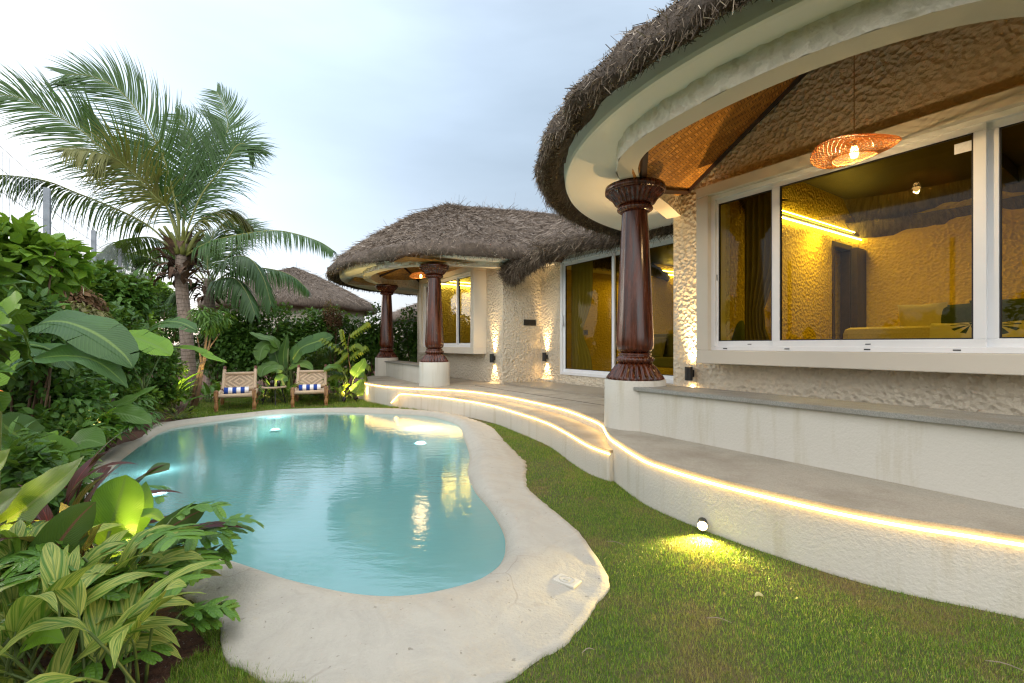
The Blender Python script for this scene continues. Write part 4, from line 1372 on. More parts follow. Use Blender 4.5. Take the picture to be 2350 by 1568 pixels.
def sofa(s0, s1, t0, label):
    t_ = thing('sofa', st((s0 + s1) / 2, t0, .42), label, 'sofa')
    mb = MB(); mb.sbox(s0, s1, t0, t0 + .85, .55, .88); mb.build('seat', M['sofacloth'], t_, bevel=.06)
    mb = MB(); mb.sbox(s0, s1, t0 - .16, t0 + .06, .55, 1.335); mb.build('backrest', M['sofacloth'], t_, bevel=.07)
    for a in (s0, s1 - .16):
        mb = MB(); mb.sbox(a, a + .16, t0 + .06, t0 + .85, .55, 1.08); mb.build('armrest', M['sofacloth'], t_, bevel=.05)
    for a in (s0 + .06, s1 - .06):
        for q in (t0 + .05, t0 + .78):
            mb = MB(); mb.tube([st(a, q, .42), st(a, q, .56)], [.018, .026], 8); mb.build('leg', M['black'], t_)
    return t_
sofa(-.9, 2.17, 5.95, 'cream sofa seen from behind inside the big near window')
def leafcloth():
    k = NT('leaf_print_cloth'); co = k.coord('UV')
    v = k.n('ShaderNodeTexVoronoi', {'Vector': co, 'Scale': 3.0}, feature='F1')
    sub = k.n('ShaderNodeVectorMath', {0: co, 1: v.outputs['Position']}, operation='SUBTRACT').outputs[0]
    sc = k.n('ShaderNodeVectorMath', {0: co}, operation='SCALE'); sc.inputs['Scale'].default_value = 3.0
    sx = k.n('ShaderNodeVectorMath', {0: sc.outputs[0], 1: v.outputs['Position']}, operation='SUBTRACT').outputs[0]
    s_ = k.n('ShaderNodeSeparateXYZ', {0: sub})
    ang = k.math('ARCTAN2', s_.outputs[1], s_.outputs[0])
    spk = k.math('SINE', k.math('MULTIPLY', ang, 9.0))
    f = k.math('MULTIPLY', k.math('GREATER_THAN', spk, .1), k.math('LESS_THAN', v.outputs['Distance'], .42))
    c = k.mixc(f, (.62, .55, .42), (.03, .055, .04))
    return k.done(k.pbr(c, .9))
M['leafcloth'] = leafcloth()
def throw():
    mb = MB(); rows, uv = [], []
    pr = [(5.775, 1.10), (5.772, 1.25), (5.785, 1.33), (5.83, 1.352), (5.95, 1.352), (6.02, 1.34), (6.03, 1.2), (6.03, .95)]
    for i, (t, z) in enumerate(pr):
        for j, s in enumerate(np.linspace(1.42, -.8, 20)):
            uv.append((s * 1.0, i * .14))
        rows.append([st(s, t, z + .006 * math.sin(s * 21 + i)) for s in np.linspace(1.42, -.8, 20)])
    mb.grid(rows, uvs=uv); o = mb.build('throw_blanket', M['leafcloth'], None, smooth=True, org=st(.3, 5.9, 1.3)); tag(o, 'cream throw with dark palm leaf print over the sofa back', 'throw')
throw()
def inroom(px, py, t): 
    s = on_wall(px, t); return st(s, t, zat(px, py, t))
M['creamcloth'] = mat_simple('cream_cloth', (.62, .53, .36), .9, .06, 40)
M['greencloth'] = mat_simple('green_cloth', (.05, .075, .022), .9, .15, 40)
cushion('cushion', inroom(2118, 742, 6.22), .40, .42, .14, M['creamcloth'], 'cream cushion on the sofa inside the big near window', rz=RZW + math.pi)
cushion('cushion', inroom(2190, 744, 6.25), .50, .42, .16, M['greencloth'], 'dark green cushion next to the cream one on the sofa', rz=RZW + math.pi)
cushion('cushion', inroom(2330, 735, 6.25), .60, .42, .16, M['greencloth'], 'dark green cushion at the right edge of the photo behind the glass', rz=RZW + math.pi)
cushion('cushion', inroom(1668, 770, 5.1), .5, .45, .2, M['greencloth'], 'dark green cushion behind the narrow left pane of the near window', rz=RZW + 1.2)
# sofa and side furniture behind the sliding door
def chair_in():
    t_ = thing('armchair', st(4.6, 7.6, .42), 'grey upholstered armchair with thin dark legs behind the sliding door', 'armchair')
    gm = mat_simple('grey_cloth', (.12, .11, .095), .9, .1, 50)
    c = inroom(1515, 800, 7.0); s = c[0] * U[0] + c[1] * U[1]
    mb = MB(); mb.sbox(s - .55, s + .55, 6.7, 7.35, .74, .92); mb.build('seat', gm, t_, bevel=.04)
    mb = MB(); mb.sbox(s - .55, s + .55, 7.25, 7.45, .9, 1.36); mb.build('backrest', gm, t_, bevel=.05)
    for a in (s - .5, s + .5):
        for q in (6.74, 7.3):
            mb = MB(); mb.tube([st(a, q, .42), st(a, q, .75)], [.012, .02], 7); mb.build('leg', M['black'], t_)
    cushion('cushion', st(s + .2, 7.12, 1.10), .42, .42, .15, mat_simple('taupe_cloth', (.17, .145, .11), .9), 'taupe cushion leaning in the grey armchair behind the door', rz=RZW, tilt=.3)
chair_in()
def curtain(s0, s1, t, z0, z1, col, label):
    k = NT('curtain_cloth'); d = k.pbr(col, .9); tl = k.n('ShaderNodeBsdfTranslucent', {'Color': (*col, 1)})
    mx = k.n('ShaderNodeMixShader', {0: .3, 1: d.outputs[0], 2: tl.outputs[0]}); m_ = k.done(mx)
    mb = MB(); rows = []
    n = 60
    for i, z in enumerate(np.linspace(z0, z1, 12)):
        q = i / 11
        pinch = 1 - .45 * math.exp(-((q - .42) / .16) ** 2)
        rows.append([st(s0 + (s1 - s0) * (j / n) * pinch, t + .035 * math.sin(j / n * 2 * math.pi * 6) * pinch, z) for j in range(n + 1)])
    mb.grid(rows); o = mb.build('curtain', m_, None, smooth=True, org=st(s0, t, z0)); tag(o, label, 'curtain', 'tied back curtains')
curtain(d0 - .02, d0 - .62, TD + .25, .45, 2.72, (.26, .245, .235), 'grey tied back curtain behind the left pane of the sliding door')
curtain(d1 + .02, d1 + .35, TD + .25, .45, 2.72, (.20, .25, .32), 'blue grey curtain at the right end of the sliding door')
curtain(2.72, 2.35, TM + .35, .5, 2.75, (.13, .11, .07), 'dark curtain behind the narrow left pane of the big window')
# switch plates on the far inner wall
for z, dy in ((652, 0), (763, 0)):
    px = 1341; k_ = (px - 1175) / FOC; s = 7.3; t = s * (k_ * U[1] - U[0]) / (W[0] - k_ * W[1]); Y = s * U[1] + t * W[1]; zz_ = EYE + (HOR - z) / FOC * Y
    mb = MB(); mb.sbox(s - .015, s, t - .09, t + .09, zz_ - .05, zz_ + .05)
    tag(mb.build('switch_plate', M['gasket'], None, org=st(s, t, zz_)), ('upper' if z < 700 else 'lower') + ' black switch plate on the yellow wall behind the sliding door', 'switch plate')

# ================================================================ charpai loungers
def rope_mat():
    k = NT('jute_rope_weave'); uv = k.n('ShaderNodeSeparateXYZ', {0: k.coord('UV')})
    u = k.math('ABSOLUTE', k.math('SUBTRACT', uv.outputs[0], .5)); v = k.math('ABSOLUTE', k.math('SUBTRACT', uv.outputs[1], .5))
    d = k.math('ADD', k.math('MULTIPLY', u, 1.0), k.math('MULTIPLY', v, .8))
    ring = k.math('FRACT', k.math('MULTIPLY', d, 5.0))
    row = k.math('FRACT', k.math('MULTIPLY', uv.outputs[1], 15.0))
    gap = k.math('MULTIPLY', k.math('LESS_THAN', row, .42), k.math('LESS_THAN', ring, .55))
    rope = k.math('SINE', k.math('MULTIPLY', k.math('ADD', uv.outputs[0], uv.outputs[1]), 300.0))
    c = k.mixc(k.math('MULTIPLY_ADD', rope, .2, .3), (.56, .43, .29), (.44, .32, .21))
    c = k.mixc(k.math('MULTIPLY', gap, .92), c, (.05, .03, .017))
    return k.done(k.pbr(c, .9, k.bump(k.math('SUBTRACT', rope, k.math('MULTIPLY', gap, 3.0)), .4, .004)))
M['rope'] = rope_mat()
M['ropeplain'] = mat_simple('jute_rope', (.50, .38, .26), .9, .2, 120, .4)
M['legwood'] = (lambda k: k.done(k.pbr(k.mixc(k.ramp(k.noise(k.coord('Object', (9, 9, 2.5)), 3, 5, .6), .38, .66), (.16, .065, .022), (.44, .245, .095)), .38)))(NT('turned_light_wood'))
M['postwood'] = mat_simple('reddish_post', (.14, .055, .042), .5, .2, 20)
CW, CD, SH = .56, .92, .285
def charpai(loc, rz, label, first=None):
    if first is not None:
        return copy_tree(first, loc, rz, label=label)
    t_ = thing('lounge_chair', (0, 0, 0), label, 'lounge chair', 'low rope woven loungers by the pool')
    prof = [(.028, 0), (.034, .01), (.030, .03), (.024, .04), (.031, .055), (.036, .085), (.034, .115), (.025, .15), (.022, .165), (.030, .175), (.031, .185), (.024, .193), (.031, .203), (.030, .215)]
    for sx in (-1, 1):
        for y in (0, CD):
            mb = MB(); mb.lathe(prof, (sx * CW / 2, y, 0), 18)
            mb.build('leg', M['legwood'], t_, smooth=True)
            mb = MB(); mb.box((sx * CW / 2, y, .285), .066, .066, .145); mb.lathe([(.033, 0), (.026, .010), (.012, .016), (.001, .017)], (sx * CW / 2, y, .357), 12)
            mb.build('leg_block', M['legwood'], t_, bevel=.006)
    def bar(a, b, r, nm, m_):
        mb = MB(); mb.tube([a, b], r, 10); mb.build(nm, m_, t_, smooth=True)
    for sx in (-1, 1): bar((sx * CW / 2, .03, SH), (sx * CW / 2, CD - .03, SH), .034, 'side_rail', M['ropeplain'])
    for y in (0, CD): bar((-CW / 2 + .03, y, SH - .012), (CW / 2 - .03, y, SH - .012), .034, 'end_rail', M['ropeplain'])
    mb = MB(); rows = []
    for i in range(9):
        v = i / 8
        rows.append([((u - .5) * (CW - .05), v * CD, SH + .008 - .035 * (1 - (2 * u - 1) ** 2) * (1 - (2 * v - 1) ** 4)) for u in np.linspace(0, 1, 9)])
    mb.grid(rows); mb.build('seat', M['rope'], t_, smooth=True)
    # reclined back
    b0, b1 = Vector((0, CD - .20, SH + .0)), Vector((0, CD + .16, SH + .42))
    dr_ = (b1 - b0).normalized()
    for sx in (-1, 1):
        a = b0 + Vector((sx * .255, 0, 0)) - dr_ * .02; e = b1 + Vector((sx * .255, 0, 0)) + dr_ * .03
        mb = MB(); mb.tube([a, e], .026, 4); mb.build('back_post', M['postwood'], t_)
        mb = MB(); mb.tube([a + dr_ * .07, e - dr_ * .08], .030, 6); mb.build('rope_wrap', M['ropeplain'], t_)
    for q in (.05, .41):
        p = b0 + dr_ * q; mb = MB(); rows = []
        mb.tube([p + Vector((-.25, 0, 0)), p + Vector((.25, 0, 0))], .032, 8); mb.build('back_rail', M['ropeplain'], t_, smooth=True)
    mb = MB(); rows = []
    for i in range(9):
        v = i / 8; p = b0 + dr_ * (.06 + .34 * v)
        rows.append([tuple(p + Vector(((u - .5) * .50, .012 * (1 - (2 * u - 1) ** 2), 0))) for u in np.linspace(0, 1, 9)])
    mb.grid(rows); mb.build('backrest', M['rope'], t_, smooth=True)
    t_.location = loc; t_.rotation_euler = (0, 0, rz)
    return t_
_a, _b = np.array(gnd(496, 947)), np.array(gnd(583.5, 942)); _c = (_a + _b) / 2; rz1 = math.atan2(_b[1] - _a[1], _b[0] - _a[0])
ch1 = charpai((_c[0], _c[1], 0), rz1, 'rope woven lounger with turned wooden legs nearer the palm trunk')
_a, _b = np.array(gnd(671, 936)), np.array(gnd(748.6, 932.5)); _c2 = (_a + _b) / 2; rz2 = math.atan2(_b[1] - _a[1], _b[0] - _a[0])
ch2 = charpai((_c2[0], _c2[1], 0), rz2, 'rope woven lounger with turned wooden legs nearer the terrace', ch1)
def towel_mat():
    k = NT('striped_towel'); uv = k.n('ShaderNodeSeparateXYZ', {0: k.coord('UV')})
    f = k.math('GREATER_THAN', k.math('FRACT', k.math('MULTIPLY', uv.outputs[1], 3.0)), .5)
    c = k.mixc(f, (.012, .055, .30), (.80, .80, .82))
    return k.done(k.pbr(c, .95, k.bump(k.noise(k.coord('Object'), 220, 3), .6, .004)))
M['towel'] = towel_mat()
def towel(chair, rz, off, label, first=None):
    c, s = math.cos(rz), math.sin(rz)
    x, y = off
    loc = (chair.location[0] + x * c - y * s, chair.location[1] + x * s + y * c, SH + .06 - .02)
    n, m_ = 13, 60
    mb = MB(); rows, uv = [], []
    for i in range(n):
        u = i / (n - 1)
        row = []
        for j in range(m_):
            a = j / (m_ - 1) * 2 * math.pi * 3.2
            rr = .018 + .050 * (j / (m_ - 1)) + .002 * math.sin(u * 30 + a)
            row.append((loc[0] + ((u - .5) * .38) * c - rr * math.cos(a) * s, loc[1] + (u - .5) * .38 * s + rr * math.cos(a) * c, loc[2] + rr * .92 * math.sin(a) + .004)); uv.append((j / m_, u))
        rows.append(row)
    mb.grid(rows, uvs=uv)
    o = mb.build('rolled_towel', M['towel'], None, smooth=True, org=loc); tag(o, label, 'towel', 'rolled striped towels')
    sm = o.modifiers.new('thick', 'SOLIDIFY'); sm.thickness = .009
towel(ch1, rz1 + .03, (.0, .36), 'rolled blue and white striped towel on the lounger nearer the palm')
towel(ch2, rz2 + .03, (.0, .34), 'rolled blue and white striped towel on the lounger nearer the terrace')
def side_table():
    x, y, _ = at(629, 0, 8.75); 
    t_ = thing('side_table', (x, y, 0), 'small round table with black splayed legs between the two loungers', 'table')
    mb = MB(); mb.lathe([(.001, .318), (.205, .318), (.215, .325), (.215, .345), (.205, .352), (.001, .352)], (x, y, 0), 40); mb.build('cane_rim', M['ropeplain'], t_, smooth=False)
    mb = MB(); mb.lathe([(.001, .353), (.19, .353), (.19, .358), (.001, .358)], (x, y, 0), 40); mb.build('table_top', mat_simple('dark_glass_top', (.02, .03, .025), .1, .1), t_)
    for k in range(4):
        a = k * math.pi / 2 + .6
        mb = MB(); mb.tube([(x + .13 * math.cos(a), y + .13 * math.sin(a), .32), (x + .20 * math.cos(a), y + .20 * math.sin(a), 0)], [.013, .010], 8); mb.build('leg', M['black'], t_)
    for dx, lab in ((-.045, 'dark drinking glass on the round side table, the one nearer the palm'), (.075, 'dark drinking glass on the round side table, the one nearer the terrace')):
        k = NT('smoked_glass'); m_ = k.done(k.pbr((.012, .007, .005), .05))
        mb = MB(); mb.lathe([(.001, 0), (.030, 0), (.036, .05), (.037, .10), (.033, .10), (.030, .06), (.001, .055)], (x + dx, y + .03, .3585), 20)
        tag(mb.build('drinking_glass', m_, None, smooth=True, org=(x + dx, y + .03, .3585)), lab, 'glass', 'glasses on the side table')
side_table()
# ================================================================ plants
def leaf_mat(name, c1, c2, vein=(.10, .16, .03), vein_amt=.5, freq=22, slant=1.6, rough=.38, trans=.28, stripes=None, mid=None):
    k = NT(name)
    uv = k.n('ShaderNodeSeparateXYZ', {0: k.coord('UV')})
    u = k.math('ABSOLUTE', k.math('SUBTRACT', uv.outputs[0], .5))
    isl = k.n('ShaderNodeNewGeometry').outputs['Random Per Island']
    n = k.noise(k.coord('Object'), 6, 3)
    c = k.mixc(k.math('ADD', k.math('MULTIPLY', isl, .75), k.math('MULTIPLY', n, .3), clamp=True), c1, c2)
    ph = k.math('SUBTRACT', k.math('MULTIPLY', uv.outputs[1], freq), k.math('MULTIPLY', u, freq * slant * .35))
    s = k.math('SINE', k.math('MULTIPLY', ph, 6.283))
    if stripes is not None:
        nn = k.noise(k.n('ShaderNodeCombineXYZ', {0: ph, 1: isl, 2: 0.0}).outputs[0], 1.0, 4, .6)
        f = k.ramp(k.math('ADD', nn, k.math('MULTIPLY', k.math('SUBTRACT', isl, .5), .16)), .45, .57)
        c = k.mixc(k.math('MULTIPLY', f, k.ramp(k.math('FRACT', k.math('MULTIPLY', isl, 7.7)), .25, .7, .15, stripes[1])), c, stripes[0])
    c = k.mixc(k.ramp(s, .55, 1.0, 0, vein_amt * .45), c, vein)
    m_ = k.ramp(u, .045, .02)
    c = k.mixc(m_, c, mid or vein)
    nb = k.bump(s, .25, .004)
    d = k.pbr(c, rough + .06, nb, Specular_IOR_Level=.35)
    tl = k.n('ShaderNodeBsdfTranslucent'); k.link(k.mixc(.5, c, (.25, .35, .03), 'MIX'), tl.inputs['Color'])
    mx = k.n('ShaderNodeMixShader', {0: trans, 1: d.outputs[0], 2: tl.outputs[0]})
    return k.done(mx)
G = {}
G['banana'] = leaf_mat('banana_leaf', (.032, .088, .026), (.062, .145, .034), (.10, .20, .05), .5, 34, 1.0, .42, .3, None, (.16, .26, .06))
G['bright'] = leaf_mat('bright_leaf', (0.114, 0.260, 0.013), (0.192, 0.364, 0.021), (.16, .30, .04), .5, 26, 1.5, .4, .35)
G['hedge'] = leaf_mat('hedge_leaf', (0.030, 0.088, 0.014), (0.098, 0.215, 0.025), (.06, .15, .04), .2, 7, 1, .36, .2)
G['hedgelight'] = leaf_mat('light_hedge_leaf', (0.074, 0.169, 0.014), (0.208, 0.377, 0.031), (.12, .25, .05), .2, 7, 1, .36, .3)
G['dead'] = leaf_mat('dead_leaf', (.060, .024, .012), (.20, .115, .055), (.2, .12, .07), .2, 7, 1, .8, .2)
G['deadpale'] = leaf_mat('withered_pale_leaf', (.14, .13, .045), (.27, .25, .12), (.2, .2, .1), .2, 7, 1, .8, .25)
G['palm'] = leaf_mat('palm_leaflet', (.020, .066, .016), (.058, .135, .030), (.06, .12, .04), .2, 1, 1, .38, .25)
G['palmold'] = leaf_mat('old_palm_leaflet', (0.108, 0.125, 0.030), (0.199, 0.190, 0.047), (.15, .17, .06), .2, 1, 1, .5, .25)
G['ginger'] = leaf_mat('variegated_ginger_leaf', (.040, .130, .014), (.085, .22, .022), (.2, .3, .06), .3, 10, 2.6, .36, .3, ((.64, .61, .16), .95), (.16, .26, .06))
G['canna'] = leaf_mat('canna_leaf', (0.074, 0.189, 0.016), (0.122, 0.260, 0.021), (.08, .2, .04), .4, 26, 2.0, .34, .3, None, (.09, .18, .04))
G['cannastripe'] = leaf_mat('striped_canna_leaf', (0.122, 0.260, 0.024), (0.161, 0.312, 0.031), (.3, .42, .10), .6, 30, 2.4, .36, .3, ((.22, .36, .045), .8), (.28, .38, .12))
G['cannadark'] = leaf_mat('dark_canna_leaf', (0.036, 0.081, 0.016), (0.048, 0.101, 0.019), (.035, .10, .035), .4, 26, 2.0, .34, .2, None, (.16, .045, .05))
G['red'] = leaf_mat('burgundy_leaf', (.045, .012, .018), (.10, .020, .028), (.16, .03, .04), .3, 10, 1.5, .36, .3, None, (.22, .04, .05))
G['philo'] = leaf_mat('philodendron_leaf', (0.060, 0.163, 0.021), (0.154, 0.305, 0.035), (.09, .2, .06), .2, 5, 1, .34, .22, None, (.10, .2, .06))
G['ear'] = leaf_mat('elephant_ear_leaf', (0.052, 0.120, 0.021), (0.098, 0.202, 0.031), (.10, .2, .06), .5, 12, 2.2, .4, .28, None, (.15, .25, .08))
G['spider'] = leaf_mat('white_striped_leaf', (.035, .085, .03), (.06, .12, .04), (.2, .25, .1), .2, 6, 0, .4, .25, None, (.5, .5, .34))
G['pinnate'] = leaf_mat('yellow_green_leaflet', (0.102, 0.175, 0.014), (0.186, 0.240, 0.017), (.12, .2, .04), .3, 9, 2, .4, .35)
G['stem'] = mat_simple('green_stem', (.085, .13, .03), .5, .25, 9)
G['stemdark'] = mat_simple('brown_stem', (.10, .060, .032), .8, .3, 12)
def _bark(name, c1, c2, rings):
    k = NT(name); co = k.coord('Object')
    sp = k.n('ShaderNodeSeparateXYZ', {0: co})
    w = k.n('ShaderNodeMath', {0: k.math('ADD', k.math('MULTIPLY', sp.outputs[2], rings), k.math('MULTIPLY', k.noise(co, 5, 3), 1.1))}, operation='FRACT').outputs[0]
    n = k.noise(k.coord('Object', (10, 10, 3)), 3, 5, .65)
    c = k.mixc(k.ramp(n, .35, .7), c1, c2)
    c = k.mixc(k.ramp(w, .82, .95, 0, .8), c, tuple(x * .3 for x in c1))
    return k.done(k.pbr(c, .9, k.bump(k.math('SUBTRACT', n, k.math('MULTIPLY', w, .9)), .7, .02)))
G['palmbark'] = _bark('palm_bark', (.15, .115, .088), (.30, .24, .195), 13)
G['bark'] = mat_simple('pale_bark', (.22, .15, .095), .85, .3, 14, .4)
G['fibre'] = mat_simple('palm_fibre', (.085, .050, .030), .95, .5, 30, .6)
G['rachis'] = mat_simple('palm_rachis', (.17, .19, .045), .5, .25, 5)

def V3(*a): return Vector(a)
def arc(base, az, el, L, droop, n=8, twist=0.0):
    """points of a drooping stalk: az, el in degrees, droop in degrees over the length"""
    p = Vector(base); out = [p.copy()]
    for i in range(n - 1):
        q = (i + .5) / (n - 1)
        e = R(el - droop * q ** 1.3); a = R(az + twist * q)
        p = p + Vector((math.cos(e) * math.cos(a), math.cos(e) * math.sin(a), math.sin(e))) * (L / (n - 1)); out.append(p.copy())
    return out
W_LANCE = lambda v: max(0.02, math.sin(math.pi * min(1, v ** .72)) ** .9)
W_PADDLE = lambda v: max(0.02, (min(1, v / .12) ** .6) * (1 - max(0, (v - .55) / .45) ** 2.6) ** .75 if v < .999 else .02)
W_HEART = lambda v: max(.02, (min(1, (v + .02) / .18) ** .45) * (1 - v) ** .55 * 1.12)
def leaf(mb, pts, width, prof=W_LANCE, up=None, fold=18, ripple=0.0, tear=0.0, cross=2, roll=0.0):
    n = len(pts); rows, uvs = [], []
    ph = random.random() * 9
    for i, p in enumerate(pts):
        v = i / (n - 1)
        T = (pts[min(i + 1, n - 1)] - pts[max(i - 1, 0)]).normalized()
        h = Vector(up) if up is not None else Vector((0, 0, 1))
        S = T.cross(h)
        if S.length < 1e-3: S = T.orthogonal()
        S.normalize(); N = S.cross(T)
        if roll:
            S, N = S * math.cos(roll) + N * math.sin(roll), N * math.cos(roll) - S * math.sin(roll)
        w = width * .5 * prof(v)
        fa = R(fold)
        row = []
        for j in range(-cross, cross + 1):
            q = j / cross
            rp = ripple * w * math.sin(v * 17 + ph + (1.4 if q > 0 else 0)) * abs(q) ** 1.5
            a = abs(q) * w
            row.append(tuple(p + S * (q * w * math.cos(fa)) + N * (a * math.sin(fa) * (1 - .5 * abs(q)) + rp)))
            uvs.append((q * .5 + .5, v))
        rows.append(row)
    if tear <= 0:
        mb.grid(rows, uvs=uvs)
    else:
        # cut the blade into ribbons along some of the side veins
        m = 2 * cross + 1
        mb.grid([r[cross - 1:cross + 2] for r in rows], uvs=[uvs[i * m + j] for i in range(n) for j in range(cross - 1, cross + 2)])
        for sd in (0, 1):
            a, b = (0, cross) if sd == 0 else (cross + 1, m)
            i = 0
            while i < n - 1:
                k = min(n - 1, i + (random.choice((1, 2, 3)) if random.random() < tear else 5))
                seg, su = [], []
                dr_ = random.uniform(0, .16) * width * tear
                for q in range(i, k + 1):
                    row = [list(x) for x in rows[q][cross - 1:cross + 2]] if False else [list(x) for x in (rows[q][a:b + (1 if sd == 0 else 0)] if sd == 0 else rows[q][a - 1:b])]
                    cols = range(a, b + 1) if sd == 0 else range(a - 1, b)
                    nn = len(row)
                    for x_, cidx in enumerate(cols):
                        f = abs(cidx - cross) / cross
                        sh = (.08 if (q == i or q == k) else 0) * f
                        row[x_][2] -= dr_ * f + sh * width * .2
                        if q == k and k < n - 1:
                            for c_ in range(3): row[x_][c_] += (rows[q - 1][cidx][c_] - rows[q][cidx][c_]) * .12 * f
                        su.append(uvs[q * m + cidx])
                    seg.append([tuple(x) for x in row])
                mb.grid(seg, uvs=su)
                i = k
    return mb

# ---- clouds of small leaves -------------------------------------------------
def leaf_cloud(name, P, N, L, Wd, mat, parent=None, droop=.3):
    """folded ovate leaves at P with outward direction N"""
    n = len(P)
    D = nrm(N + rng.normal(size=(n, 3)) * .55 + np.array([0, 0, -droop]))
    upv = nrm(np.array([0, 0, 1.0]) + rng.normal(size=(n, 3)) * .35 + N * .5)
    S = nrm(np.cross(D, upv)); Nn = nrm(np.cross(S, D))
    l = L[:, None]; w = Wd[:, None]
    base = P; tip = P + D * l - Nn * l * .12
    if L.mean() < .07:
        ml = P + D * l * .42 + S * w * .5 + Nn * w * .16; mr = P + D * l * .42 - S * w * .5 + Nn * w * .16
        c1 = P + D * l * .42
        Vv = np.stack([base, mr, tip, ml, c1], 1).reshape(-1, 3)
        b = np.arange(n)[:, None] * 5
        F = np.concatenate([b + np.array([[0, 1, 2, 4]]), b + np.array([[0, 4, 2, 3]])], 0)
        uv = np.tile(np.array([[.5, 0], [1, .42], [.5, 1], [0, .42], [.5, .42]], np.float32), (n, 1))
        return np_mesh(name, Vv, F, mat, parent, uv)
    def e(v, q, dz): return P + D * l * v + S * w * q - Nn * l * dz + Nn * abs(q) * w * .32
    tip = P + D * l - Nn * l * .20
    Vv = np.stack([base, e(.26, -.44, .01), e(.60, -.40, .06), tip, e(.60, .40, .06), e(.26, .44, .01), e(.26, 0, .01), e(.60, 0, .06)], 1).reshape(-1, 3)
    b = np.arange(n)[:, None] * 8
    F = np.concatenate([b + np.array([t_]) for t_ in ([0, 1, 6], [0, 6, 5], [6, 1, 2], [6, 2, 7], [6, 7, 4], [6, 4, 5], [7, 2, 3], [7, 3, 4])], 0)
    uv = np.tile(np.array([[.5, 0], [1, .26], [1, .6], [.5, 1], [0, .6], [0, .26], [.5, .26], [.5, .6]], np.float32), (n, 1))
    return np_mesh(name, Vv, F, mat, parent, uv)
def blob_points(c, r, n, seed, lumps=7, inner=.55, flat_bottom=True):
    """points through the outer shell of a lumpy crown"""
    rg = np.random.default_rng(seed)
    cs, rs = [np.zeros(3)], [.62]
    for k in range(lumps):
        d = rg.normal(size=3); d[2] = abs(d[2]) * .8 - .15; d /= np.linalg.norm(d)
        cs.append(d * rg.uniform(.4, .68)); rs.append(rg.uniform(.26, .46))
    cs, rs = np.array(cs), np.array(rs)
    k = rg.choice(len(cs), n, p=rs ** 2 / (rs ** 2).sum())
    d = nrm(rg.normal(size=(n, 3)))
    rad = rs[k] * rg.uniform(inner, 1.0, n) ** .5 * rg.uniform(.85, 1.12, n)
    p = cs[k] + d * rad[:, None]
    return np.array(c) + p * np.array(r), nrm(d * .8 + nrm(p) * .6), d[:, 2]
def shrub(name, c, r, n, L, W_, mat, label, cat='shrub', group=None, seed=1, stems=5, ground=0.0, droop=.3, lumps=7, inner=.55, tr=.014):
    t_ = thing(name, (c[0], c[1], ground), label, cat, group)
    P, N, _ = blob_points(c, r, n, seed, lumps, inner)
    leaf_cloud('foliage', P, N, rng.uniform(.7, 1.25, n) * L, rng.uniform(.75, 1.2, n) * W_, mat, t_, droop)
    if stems:
        mb = MB(); rg = random.Random(seed)
        for k in range(stems):
            a = rg.uniform(0, 6.28); q = rg.uniform(.05, .3)
            b = V3(c[0] + r[0] * q * math.cos(a) * .6, c[1] + r[1] * q * math.sin(a) * .6, ground - .03)
            e = V3(c[0] + r[0] * .6 * math.cos(a), c[1] + r[1] * .6 * math.sin(a), c[2] + r[2] * rg.uniform(-.1, .6))
            mid_ = (b + e) / 2 + V3(rg.uniform(-.06, .06), rg.uniform(-.06, .06), .05)
            mb.tube(spline([b, mid_, e], 7), list(np.linspace(tr, tr * .35, 7)), 6)
        mb.build('stem', G['stemdark'], t_, smooth=True)
    return t_

# ---- coconut palms --------------------------------------------------------------
def frond(t_, pts, nl, Lmax, mat, droop=.6, width=.025, up=(0, 0, 1), fwd=.75, rad=.022, seed=0, lift=.15, wind=(0, 0, 0)):
    P = np.array(spline(pts, 64))
    mb = MB(); mb.tube([tuple(p) for p in P], list(np.linspace(rad, .004, 64)), 6)
    fr = mb.build('frond', G['rachis'], t_, smooth=True)
    rg = np.random.default_rng(seed)
    q = np.linspace(.16, .995, nl)
    idx = q * 63; i0 = np.clip(idx.astype(int), 0, 62); f = (idx - i0)[:, None]
    B = P[i0] * (1 - f) + P[i0 + 1] * f
    T = nrm(P[np.minimum(i0 + 2, 63)] - P[np.maximum(i0 - 1, 0)])
    upv = np.tile(np.array(up, float), (nl, 1))
    S = nrm(np.cross(T, upv)); Nn = nrm(np.cross(S, T))
    ln = 1.45 * Lmax * (np.sin(np.pi * np.clip(.12 + .88 * q, 0, 1)) ** .55 * .75 + .25) * (1 - .25 * q)
    Vs, UV = [], []
    for sd in (-1, 1):
        jit = rg.normal(size=(nl, 1))
        d0 = nrm(S * sd * 1.0 + T * (fwd + .12 * jit + .5 * q[:, None]) + Nn * (lift + .10 * rg.normal(size=(nl, 1))))
        l = ln * rg.uniform(.82, 1.1, nl)
        drp = droop * rg.uniform(.6, 1.4, (nl, 1))
        p = B.copy(); d = d0.copy(); seg = 5
        Wv = nrm(np.cross(d0, Nn)) ; 
        strip = []
        for k in range(seg + 1):
            wv = width * [.55, 1, .95, .75, .45, .04][k] * .5
            strip.append((p - Wv * wv, p + Wv * wv))
            d = nrm(d + np.array([0, 0, -1.0]) * drp * .22 + np.array(wind) * .22)
            p = p + d * (l / seg)[:, None]
        A = np.stack([np.stack(s_, 1) for s_ in strip], 1)   # nl, seg+1, 2, 3
        Vs.append(A.reshape(nl, -1, 3))
    Vv = np.concatenate(Vs, 0); n = len(Vv); m = 12
    b = (np.arange(n) * m)[:, None]
    F = np.concatenate([b + np.array([[2 * k, 2 * k + 1, 2 * k + 3, 2 * k + 2]]) for k in range(5)], 0)
    uv1 = np.array([[x, k / 5] for k in range(6) for x in (.1, .9)], np.float32)
    np_mesh('leaflets', Vv.reshape(-1, 3), F, mat, fr, np.tile(uv1, (n, 1)))
    return fr
